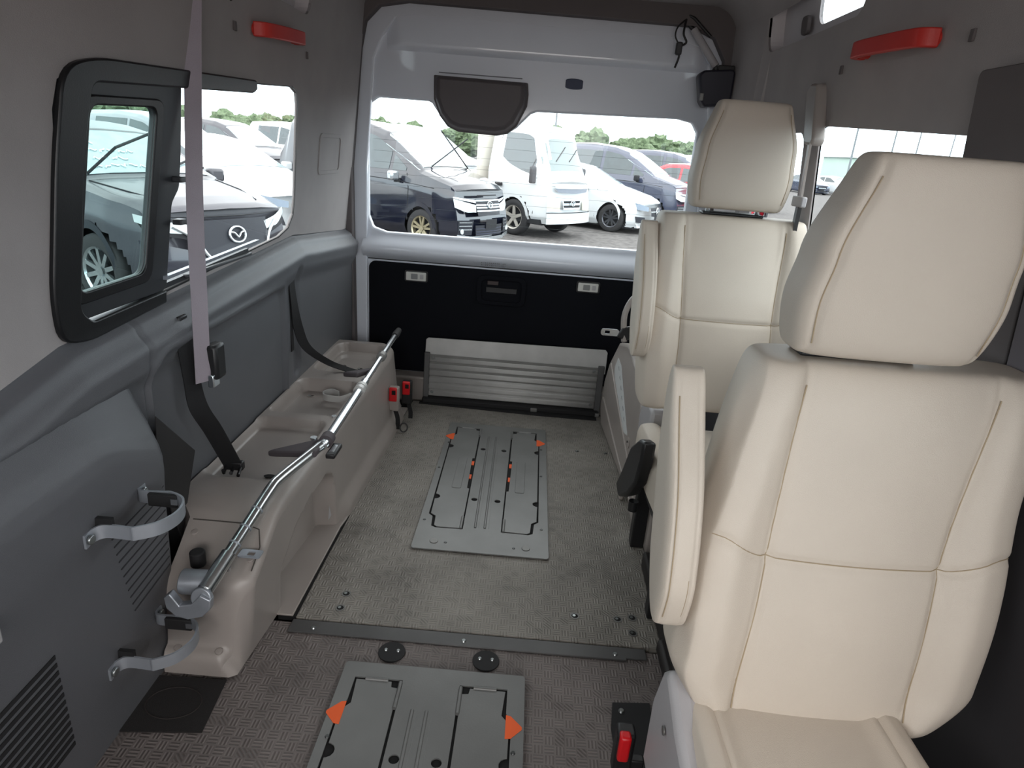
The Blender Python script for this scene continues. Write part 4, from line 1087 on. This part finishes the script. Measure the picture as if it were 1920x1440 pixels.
            for k in range(sp_n):
                a = 2*pi*k/sp_n+.3; u = (cos(a), sin(a)); v = (-sin(a), cos(a)); hw0, hw1 = P.get('spw', (.03, .022))
                if P.get('twin') :
                    offs = [(-.045, .018), (.045, .018)]
                else: offs = [(0, hw0)]
                for (o_, h_) in offs:
                    b0 = len(rv)
                    for (r, hh, yy) in ((.03, h_*1.2, .075), (wr*.61, h_, .092)):
                        for q in (-1, 1):
                            oo = o_*(r/(wr*.6))
                            rv.append((c[0]+u[0]*r+v[0]*(oo+q*hh), c[1]+sg*yy, c[2]+u[1]*r+v[1]*(oo+q*hh)))
                            rv.append((c[0]+u[0]*r+v[0]*(oo+q*hh), c[1]+sg*(yy-.03), c[2]+u[1]*r+v[1]*(oo+q*hh)))
                    rf.extend([(b0, b0+2, b0+6, b0+4), (b0, b0+1, b0+5, b0+4), (b0+2, b0+3, b0+7, b0+6)])
            b0 = len(rv)
            for i in range(12): a = 2*pi*i/12; rv.append((c[0]+.045*cos(a), c[1]+sg*.088, c[2]+.045*sin(a)))
            rf.append(tuple(range(b0, b0+12)))
            mesh('rim', rv, rf, rim_m, w_, 30, world=False)
            cyl('hub_back', (c[0], c[1]+sg*.0, c[2]), (0, sg, 0), wr*.58, .01, seam, w_, 20, world=False)
    return F
def fpatch(F, nm, T_, B_, m, off=.01, nn=8, par=None): return F['strip'](nm, lambda y, z: F['front'](y, z, off), T_, B_, m, par or F['root'], nn)
def mirror(F, side_x, z, s, m, shell=None):
    for sg in (-1, 1):
        p = F['side'](s, z, sg, .0)
        o = box('mirror', p[0]-.06, p[0]+.07, p[1]+sg*.16-.10, p[1]+sg*.16+.10, p[2]+.0, p[2]+.16, shell or m, F['root'], b=.035, world=False)
        box('mirror_arm', p[0]-.03, p[0]+.03, min(p[1]-sg*.05, p[1]+sg*.10), max(p[1]-sg*.05, p[1]+sg*.10), p[2]-.03, p[2]+.04, seam, F['root'], world=False)
H0 = radians(-30)
van_P = dict(L=4.70, W=.86, z0=.20, wr=.33, top=[(0, .93), (.10, 1.00), (.45, 1.08), (.95, 1.17), (1.95, 1.70), (2.4, 1.80), (3.2, 1.85), (4.5, 1.80), (4.7, 1.25)],
    belt=[(0, .90), (.6, .98), (1.3, 1.05), (4.7, 1.10)], cab=(.95, 1.95), wheels=[.90, 3.75], lean=.16, bow=.20, spokes=5, twin=True,
    win=[('quarter_glass', [(1.30, 1.18), (1.62, 1.36)], [(1.30, 1.13), (1.62, 1.13)]), ('front_window', [(1.70, 1.40), (2.0, 1.56), (2.15, 1.62), (2.62, 1.68)], [(1.70, 1.13), (2.62, 1.13)]), ('rear_window', [(2.72, 1.68), (3.9, 1.68)], [(2.72, 1.13), (3.9, 1.13)])],
    side_marks=[([(.5, .92), (1.5, .98), (4.2, 1.02)], seam, .0), ([(1.22, .40), (1.20, .9), (1.27, 1.1)], seam, 0), ([(2.66, .35), (2.66, 1.1)], seam, 0)])
black = mat('black_car_paint', (20, 24, 38), .12, spec=.7, coat=.8, var=.05)
greycar = mat('grey_car_paint', (66, 66, 73), .35, .2, coat=.35, var=.05)
whitec = mat('white_car_paint', (222, 226, 228), .25, coat=.7, var=.01)
navy = mat('dark_blue_car_paint', (62, 68, 88), .2, spec=.7, coat=.8)
redc = mat('red_car_paint', (190, 26, 44), .2, coat=.8)
darkplas = mat('dark_bumper', (24, 28, 38), .5)
slv = mat('silver_trim', (205, 212, 216), .22, .85)
def ringmark(F, y, z, ry, rz, r, m, off=.02, par=None):
    return tube('emblem_ring', [F['front'](y+ry*cos(a), z+rz*sin(a), off) for a in [2*pi*i/20 for i in range(20)]], r, m, par or F['root'], 6, True, world=False)

def minivan_front(F, lamp_m, lower=True, badge=True):
    W = F['W']
    for sg in (-1, 1):
        fpatch(F, 'headlamp', [(sg*.36, .80), (sg*.60, .85), (sg*.80, .90)], [(sg*.38, .68), (sg*.60, .68), (sg*.80, .76)], lampm, .014)
        fpatch(F, 'upper_lamp_strip', [(sg*.36, .88), (sg*.60, .905), (sg*.80, .93)], [(sg*.36, .83), (sg*.60, .87), (sg*.80, .91)], slv, .016)
        fpatch(F, 'fog_lamp_surround', [(sg*.46, .55), (sg*.77, .55)], [(sg*.50, .30), (sg*.77, .30)], darkplas, .012)
        for k in range(3): fpatch(F, 'fog_slat', [(sg*.50, .52-.06*k), (sg*.75, .52-.06*k)], [(sg*.50, .505-.06*k), (sg*.75, .505-.06*k)], slv, .016)
        c = F['front'](sg*.70, .36, .015); cyl('fog_lamp', c, (1, 0, 0), .045, .012, lampm, F['root'], 14, world=False)
        fpatch(F, 'bumper_chrome', [(sg*.44, .27), (sg*.80, .31)], [(sg*.44, .22), (sg*.80, .24)], slv, .03)
    fpatch(F, 'grille', [(-.36, .90), (0, .905), (.36, .90)], [(-.34, .62), (0, .62), (.34, .62)], darkplas, .012)
    for z in (.875, .80, .755, .70): fpatch(F, 'grille_bar', [(-.36, z+.012), (0, z+.012), (.36, z+.012)], [(-.36, z-.012), (0, z-.012), (.36, z-.012)], slv, .02)
    fpatch(F, 'lower_grille', [(-.42, .46), (.42, .46)], [(-.40, .28), (.40, .28)], darkplas, .012)
    for z in (.40, .35, .31): fpatch(F, 'grille_bar', [(-.40, z+.006), (.40, z+.006)], [(-.40, z-.006), (.40, z-.006)], navy, .018)
    fpatch(F, 'plate_holder', [(-.17, .56), (.17, .56)], [(-.17, .40), (.17, .40)], seam, .03)
    fpatch(F, 'chin_strip', [(-.46, .26), (.46, .26)], [(-.44, .20), (.44, .20)], slv, .045)
    ringmark(F, 0, .80, .07, .055, .009, slv, .035); tube('emblem_stroke', [F['front'](-.03, .765, .035), F['front'](.0, .83, .035), F['front'](.035, .78, .035)], .008, slv, F['root'], 6, world=False)
def place(wheel, s_w, W, heading, side_sign=-1):
    """nose position from the world position of a front wheel (side_sign -1: right-hand wheel)"""
    h = Vector((cos(heading), sin(heading))); l_ = Vector((-sin(heading), cos(heading)))
    p = Vector(wheel)+h*s_w-l_*side_sign*(W-.05); return (p.x, p.y)

# --- black minivan behind the tailgate
F = car('black minivan seen at left of the rear window', black, van_P, place((-1.94, 11.5), .90, .86, H0), H0, 'vehicles parked behind the van', 'minivan', 'minivan', rim=mat('champagne_rim', (190, 180, 150), .3, .7), up=1.12)
minivan_front(F, lampm); mirror(F, 0, 1.10, 1.42, slv)
for (a, b_) in (((1.0, -.2), (1.30, .0)), ((1.05, .35), (.55, .62))):
    pass
tube('wiper', [F['top'](1.0, -.55, .02), Vector(F['top'](1.0, -.55, .02))+Vector((.20, .75, .50))], .012, seam, F['root'], 5, world=False)
tube('wiper', [F['top'](1.0, .75, .02), Vector(F['top'](1.0, .75, .02))+Vector((.0, -.85, .62))], .012, seam, F['root'], 5, world=False)
fpatch(F, 'hood_scoop', [(-.3, .965), (.3, .965)], [(-.3, .945), (.3, .945)], seam, .01)
# --- white van behind it
F = car('white van mostly hidden behind the black minivan', whitec, van_P, place((-3.1, 21.9), .9, .86, H0), H0, 'vehicles parked behind the van', 'van', 'van', up=1.22)
minivan_front(F, lampm); mirror(F, 0, 1.1, 1.42, seam)
F = car('pale van roof showing far behind the black minivan', whitec, van_P, place((-8.5, 25.0), .9, .86, H0), H0, 'vehicles parked behind the van', 'van', 'van', up=1.12)

# --- white truck
truck_P = dict(L=1.85, W=.85, z0=.32, wr=.38, top=[(0, 1.04), (.04, 1.12), (.08, 1.16), (.42, 1.86), (.52, 1.94), (.75, 2.0), (1.85, 2.04)], belt=[(0, .95), (.1, 1.05), (.5, 1.05), (1.85, 1.25)], cab=(.05, .50), wheels=[.95], lean=.05, bow=.12, spokes=5,
    win=[('side_window', [(.42, 1.40), (.62, 1.78), (.80, 1.84), (1.45, 1.86)], [(.42, 1.14), (.80, 1.20), (1.2, 1.30), (1.45, 1.42)])],
    side_marks=[([(.36, .45), (.33, 1.1)], seam, 0), ([(1.55, .8), (1.58, 1.8)], seam, 0)])
F = car('white flatbed truck cab behind the rear window', whitec, dict(truck_P, wsm=mat('truck_windscreen', (104, 122, 124), .05, spec=.9)), place((-.42, 14.3), .95, .85, radians(-38)), radians(-38), 'vehicles parked behind the van', 'truck', 'truck', rim=mat('steel_rim', (190, 186, 178), .5, .4), up=1.13)
for sg in (-1, 1):
    fpatch(F, 'headlamp', [(sg*.40, .80), (sg*.78, .82)], [(sg*.42, .60), (sg*.78, .58)], mat('amber_clear_lamp', (200, 196, 176), .2, spec=.8), .016)
    fpatch(F, 'fog_lamp', [(sg*.42, .44), (sg*.56, .44)], [(sg*.42, .37), (sg*.56, .37)], darkplas, .03)
    fpatch(F, 'turn_lamp', [(sg*.62, .44), (sg*.72, .44)], [(sg*.62, .37), (sg*.72, .37)], lampm, .03)
    p = F['side'](.35, 1.25, sg, .05)
    box('mirror', p[0]-.03, p[0]+.06, min(p[1], p[1]+sg*.16), max(p[1], p[1]+sg*.16), 1.12, 1.46, darkplas, F['root'], b=.03, world=False)
    tube('mirror_arm', [(p[0], p[1]+sg*.08, 1.46), (p[0]-.05, p[1]-sg*.08, 1.60)], .012, seam, F['root'], 5, world=False)
fpatch(F, 'grille', [(-.34, .82), (.34, .82)], [(-.30, .62), (.30, .62)], slv, .014)
for z in (.78, .69): fpatch(F, 'grille_slot', [(-.30, z+.024), (.30, z+.024)], [(-.28, z-.024), (.28, z-.024)], seam, .022)
fpatch(F, 'bumper', [(-.80, .54), (0, .54), (.80, .54)], [(-.80, .33), (0, .33), (.80, .33)], whitec, .04)
fpatch(F, 'bumper_gap', [(-.80, .565), (.80, .565)], [(-.80, .55), (.80, .55)], seam, .02)
fpatch(F, 'air_scoop', [(-.60, 1.06), (0, 1.05), (.60, 1.06)], [(-.52, .98), (0, .95), (.52, .98)], mat('scoop_grey', (120, 128, 140), .4), .05)
fpatch(F, 'scoop_lid', [(-.62, 1.14), (0, 1.14), (.62, 1.14)], [(-.60, 1.06), (0, 1.05), (.60, 1.06)], whitec, .06)
ringmark(F, 0, .755, .075, .055, .009, slv, .035); tube('emblem_stroke', [F['front'](-.04, .73, .035), F['front'](.02, .80, .035), F['front'](.045, .765, .035)], .008, slv, F['root'], 6, world=False)
for f in (-.5, .1): tube('wiper', [F['top'](.18, f, .03), F['top'](.30, f+.55, .03)], .012, seam, F['root'], 5, world=False)
box('door_handle', -1.48, -1.28, -.90, -.86, 1.00, 1.07, seam, F['root'], b=.015, world=False)
box('cargo_front', -2.05, -1.95, -.90, .90, .55, 2.25, mat('cargo_beige', (214, 208, 196), .5), F['root'], b=.02, world=False)
box('cargo_deck', -4.3, -2.05, -.92, .92, .80, 1.10, whitec, F['root'], b=.03, world=False)
box('chassis', -4.2, -1.0, -.40, .40, .42, .62, seam, F['root'], world=False)
box('step_skirt', -1.9, -.25, -.80, .80, .30, .40, seam, F['root'], world=False)
# --- white sedan
sed_P = dict(L=4.65, W=.90, z0=.16, wr=.335, top=[(0, .66), (.08, .72), (.3, .80), (1.25, .97), (2.1, 1.36), (2.7, 1.43), (3.3, 1.40), (4.1, 1.10), (4.55, 1.05), (4.65, .7)], belt=[(0, .62), (.6, .78), (1.4, .92), (4.65, .98)], cab=(1.25, 2.1), wheels=[.85, 3.7], bow=.28, lean=.10, spokes=5, twin=True,
    win=[('front_window', [(1.65, 1.02), (2.05, 1.20), (2.25, 1.28), (2.7, 1.32)], [(1.65, .96), (2.7, .98)]), ('rear_window', [(2.78, 1.32), (3.2, 1.30), (3.65, 1.14)], [(2.78, .98), (3.65, 1.02)])],
    side_marks=[([(1.3, .3), (1.28, .9)], seam, 0), ([(.9, .80), (2.5, .84), (4.3, .86)], mat('white_crease', (190, 196, 202), .4), -.004)])
def sedan_front(F, star=True):
    for sg in (-1, 1):
        fpatch(F, 'headlamp', [(sg*.42, .66), (sg*.84, .76)], [(sg*.44, .56), (sg*.80, .60)], mat('grey_headlamp', (120, 132, 146), .15, .3), .014)
        fpatch(F, 'side_intake', [(sg*.55, .42), (sg*.84, .44)], [(sg*.50, .27), (sg*.80, .30)], darkplas, .012)
    fpatch(F, 'grille', [(-.36, .64), (0, .66), (.36, .64)], [(-.30, .44), (0, .42), (.30, .44)], darkplas, .014)
    fpatch(F, 'lower_intake', [(-.42, .36), (.42, .36)], [(-.46, .22), (.46, .22)], darkplas, .014)
    fpatch(F, 'grille_bar', [(-.34, .56), (.34, .56)], [(-.33, .53), (.33, .53)], slv, .02)
    if star:
        ringmark(F, 0, .55, .09, .09, .010, slv, .03)
        for a in (90, 210, 330): tube('emblem_spoke', [F['front'](0, .55, .03), F['front'](.085*cos(radians(a)), .55+.085*sin(radians(a)), .03)], .009, slv, F['root'], 6, world=False)
    fpatch(F, 'plate_holder', [(-.17, .44), (.17, .44)], [(-.17, .30), (.17, .30)], seam, .03)
F = car('white sedan with star emblem, right of the white truck', whitec, sed_P, place((1.92, 16.4), .85, .90, H0), H0, 'vehicles parked behind the van', 'sedan', 'car', rim=rimd, up=1.10)
sedan_front(F); mirror(F, 0, .95, 1.55, whitec)
# --- further vans and the red car
F = car('dark blue minivan right of the white sedan', navy, dict(van_P, spokes=5), place((3.45, 19.6), .9, .86, H0), H0, 'vehicles parked behind the van', 'minivan', 'minivan', up=1.14)
minivan_front(F, lampm); mirror(F, 0, 1.15, 1.42, seam)
F = car('red car whose nose shows beside the rear headrest', redc, sed_P, place((6.3, 21.2), .85, .90, H0), H0, 'vehicles parked behind the van', 'car', 'car', up=1.2)
sedan_front(F, False)
F = car('dark minivan rear of the red car', navy, van_P, place((6.2, 24.6), .9, .86, H0), H0, 'vehicles parked behind the van', 'minivan', 'minivan', up=1.14)
minivan_front(F, lampm)
F = car('white minivan farthest right in the rear window', whitec, van_P, place((9.2, 28.5), .9, .86, H0), H0, 'vehicles parked behind the van', 'minivan', 'minivan', up=1.14)

# --- left side: grey SUV
suv_P = dict(archm=darkplas, L=4.5, W=.92, z0=.24, wr=.365, top=[(0, .98), (.06, 1.02), (.3, 1.08), (1.20, 1.19), (2.0, 1.62), (2.5, 1.70), (3.6, 1.66), (4.3, 1.45), (4.5, 1.0)], belt=[(0, .92), (.6, 1.0), (1.4, 1.06), (4.5, 1.16)], cab=(1.20, 2.0), wheels=[.88, 3.6], bow=.26, lean=.12, spokes=10, spw=(.02, .014),
    win=[('front_window', [(1.60, 1.20), (2.05, 1.46), (2.7, 1.56)], [(1.60, 1.12), (2.7, 1.15)]), ('rear_window', [(2.8, 1.56), (3.6, 1.50), (3.9, 1.38)], [(2.8, 1.15), (3.9, 1.22)])],
    side_marks=[([(1.30, .35), (1.26, 1.0)], seam, 0)])
F = car('dark grey SUV with winged oval emblem outside the left window', greycar, suv_P, place((-4.10, 6.02), .88, .92, radians(-25)), radians(-25), 'vehicles parked beside the left window', 'suv', 'SUV', rim=mat('bright_rim', (200, 206, 210), .2, .9))
for sg in (-1, 1):
    fpatch(F, 'headlamp', [(sg*.42, .86), (sg*.66, .90), (sg*.88, .97)], [(sg*.44, .78), (sg*.66, .80), (sg*.88, .90)], lampm, .014)
    fpatch(F, 'lamp_shadow', [(sg*.44, .78), (sg*.86, .89)], [(sg*.48, .73), (sg*.82, .80)], seam, .010)
    c = F['front'](sg*.66, .42, .02); fpatch(F, 'fog_recess', [(sg*.56, .46), (sg*.84, .48)], [(sg*.56, .38), (sg*.80, .38)], seam, .012)
    tube('fog_trim', [F['front'](sg*.56, .42, .02), F['front'](sg*.80, .43, .02)], .012, slv, F['root'], 6, world=False)
fpatch(F, 'lower_body_front', [(-.88, .74), (0, .50), (.88, .74)], [(-.84, .27), (0, .27), (.84, .27)], black, .009, 12)
fpatch(F, 'grille', [(-.46, .90), (0, .905), (.46, .90)], [(-.36, .58), (0, .54), (.36, .58)], darkplas, .014, 12)
tube('grille_wing', smooth_path([F['front'](-.62, .86, .03), F['front'](-.45, .74, .03), F['front'](-.34, .56, .03), F['front'](-.2, .525, .03), F['front'](.2, .525, .03), F['front'](.34, .56, .03), F['front'](.45, .74, .03), F['front'](.62, .86, .03)], 4), .016, slv, F['root'], 8, world=False)
ringmark(F, 0, .76, .095, .075, .011, slv, .035)
tube('emblem_wing', smooth_path([F['front'](-.085, .785, .04), F['front'](-.04, .775, .04), F['front'](0, .735, .04), F['front'](.04, .775, .04), F['front'](.085, .785, .04)], 4), .010, slv, F['root'], 6, world=False)
tube('hood_gap', [F['front'](y/10*.78, .935+.0*abs(y), .006) for y in range(-10, 11)], .006, seam, F['root'], 5, world=False)
for sg in (-1, 1):
    tube('hood_crease', [F['top'](s, sg*f, .004) for s, f in ((.15, .62), (.6, .72), (1.15, .80))], .006, seam, F['root'], 5, world=False)
mirror(F, 0, 1.12, 1.55, greycar)
tube('wiper', [F['top'](1.24, -.75, .03), Vector(F['top'](1.24, -.75, .03))+Vector((.30, .12, .26)), Vector(F['top'](1.24, -.75, .03))+Vector((.02, .95, .50))], .014, seam, F['root'], 6, world=False)
tube('wiper', [F['top'](1.24, .15, .03), F['top'](1.50, .78, .04)], .012, seam, F['root'], 6, world=False)
# white chalk numbers scrawled on the windscreen
chalk = mat('white_chalk', (225, 232, 232), .8)
for r_, (fr0, n_) in enumerate(((-.62, 3), (-.55, 6), (-.5, 4), (-.58, 7))):
    s_ = 1.72-.12*r_
    for k in range(n_):
        f = fr0+.105*k
        pts = [F['top'](s_+random.uniform(-.03, .03), f+.08*q/3, .014) for q in range(4)]
        tube('chalk_stroke', pts, .010, chalk, F['root'], 4, world=False)
# left side: others behind
F = car('white hatchback behind the SUV bonnet', whitec, sed_P, place((-5.0, 10.9), .85, .9, radians(-25)), radians(-25), 'vehicles parked beside the left window', 'hatchback', 'car', up=1.12)
sedan_front(F, False); mirror(F, 0, 1.05, 1.55, whitec)
for i, (x, y, lb, c, pp_) in enumerate(((-12.4, 14.4, 'dark grey van roof behind the SUV roof', greycar, van_P), (-7.2, 19.5, 'grey minivan beyond the white hatchback', greycar, van_P), (-7.0, 15.4, 'pale grey minivan left of the white hatchback', mat('silver_paint', (150, 152, 158), .25, .3, coat=.6), van_P), (-12.8, 11.4, 'silver van farthest left behind SUV roof', mat('silver_paint', (150, 152, 158), .25, .3, coat=.6), van_P))):
    F = car(lb, c, pp_, (x, y), radians(-25), 'vehicles parked beside the left window', 'minivan', 'minivan', up=1.05)
# --- right window: white cars in the distance
for i, (x, y, lb, c) in enumerate(((24.2, 57.5, 'dark blue car at far left of right window', navy), (27.5, 58.5, 'distant white car left of the right seat belt', whitec), (31.2, 59.5, 'distant white car between belt and near headrest', whitec), (37.5, 66, 'distant white car farthest right beyond near headrest', whitec))):
    F = car(lb, c, sed_P, (x, y), radians(-62) if i else radians(-80), 'distant cars beyond the right window', 'distant_car', 'car', up=1.1)
    sedan_front(F, False)
# --- hall, poles, trees
b_ = empty('distant_warehouse', (82, 150, GZ), 'long pale green warehouse far beyond the right window', 'building')
box('walls', 66, 102, 146, 160, GZ, 4.6, mat('pale_green_wall', (176, 196, 186), .8), b_)
for k in range(12): box('window', 68+2.8*k, 69.6+2.8*k, 145.9, 146, 1.6, 2.8, mat('far_window', (120, 140, 146), .3), b_)
box('roof_edge', 65.5, 102.5, 145.5, 160.5, 4.6, 5.0, mat('pale_roof', (200, 206, 210), .7), b_)
for (x, y, h, lb) in ((1.3, 60, 9.5, 'thin lamp pole above the white truck in the rear window'), (14.9, 56, 7.5, 'thin pole near right edge of the rear window'), (28.0, 62, 11, 'pole left of the right seat belt'), (38, 75, 12, 'first tall pole right of the belt guide'), (46, 85, 12, 'second tall pole right of the belt guide'), (56, 95, 11, 'third tall pole, above the near headrest')):
    o = empty('lamp_pole', (x, y, GZ), lb, 'pole', 'thin poles in the lot')
    tube('pole', [(x, y, GZ), (x, y, h)], [.10, .06], mat('pole_grey', (120, 126, 130), .6, .3), o, 8)
    box('lamp_head', x-.5, x+.5, y-.12, y+.12, h, h+.12, mat('pole_grey', (120, 126, 130), .6, .3), o)
leafm = mat('hazy_tree_foliage', (96, 112, 84), .9, var=.35)  # green paled, with distance haze mixed into the colour
trunkm = mat('tree_trunk', (90, 76, 60), .9)
def foliage(n, r, sq=.8):
    bm = bmesh.new()
    rr = random.Random(n)
    for i in range(n):
        c = Vector((rr.uniform(-1, 1)*r, rr.uniform(-.6, .6)*r, rr.uniform(-.5, .6)*r*sq)); q = r*rr.uniform(.30, .55)
        m4 = Matrix.Translation(c) @ Matrix.Scale(q, 4)
        g = bmesh.ops.create_icosphere(bm, subdivisions=3, radius=1, matrix=m4)
        for v in g['verts']: v.co += (v.co-c).normalized()*q*rr.uniform(-.22, .28)
    me = bpy.data.meshes.new('foliage'); bm.to_mesh(me); bm.free(); me.materials.append(leafm); return me
fol = [foliage(12+i, 1.6) for i in range(4)]
def tree(x, y, sc_, lb, k, grp):
    o = empty('tree', (x, y, GZ), lb, 'tree', grp)
    c = bpy.data.objects.new('foliage', fol[k % 4]); COL.objects.link(c); c.parent = o; c.location = (0, 0, 1.5*sc_); c.scale = (sc_*1.3, sc_, sc_); c.rotation_euler = (0, 0, k*1.3)
    cyl('trunk', (0, 0, 0), (0, 0, 1), .12*sc_, 1.2*sc_, trunkm, o, 8, world=False)
k = 0
for i in range(12):      # tree line behind the lot, rear window
    x = -22+3.7*i+random.uniform(-.5, .5); k += 1
    tree(x*1.6, 95+random.uniform(-3, 3), 1.5+random.uniform(-.15, .2), 'rounded green tree in the far tree line behind the vehicles', k, 'trees along the far edge of the lot')
for i in range(7):
    x = -52+5.2*i; k += 1
    tree(x, 44+random.uniform(-1, 1)+.5*i, 1.05+random.uniform(-.15, .25), 'leafy green tree in the row beyond the left window', k, 'trees beyond the left window')
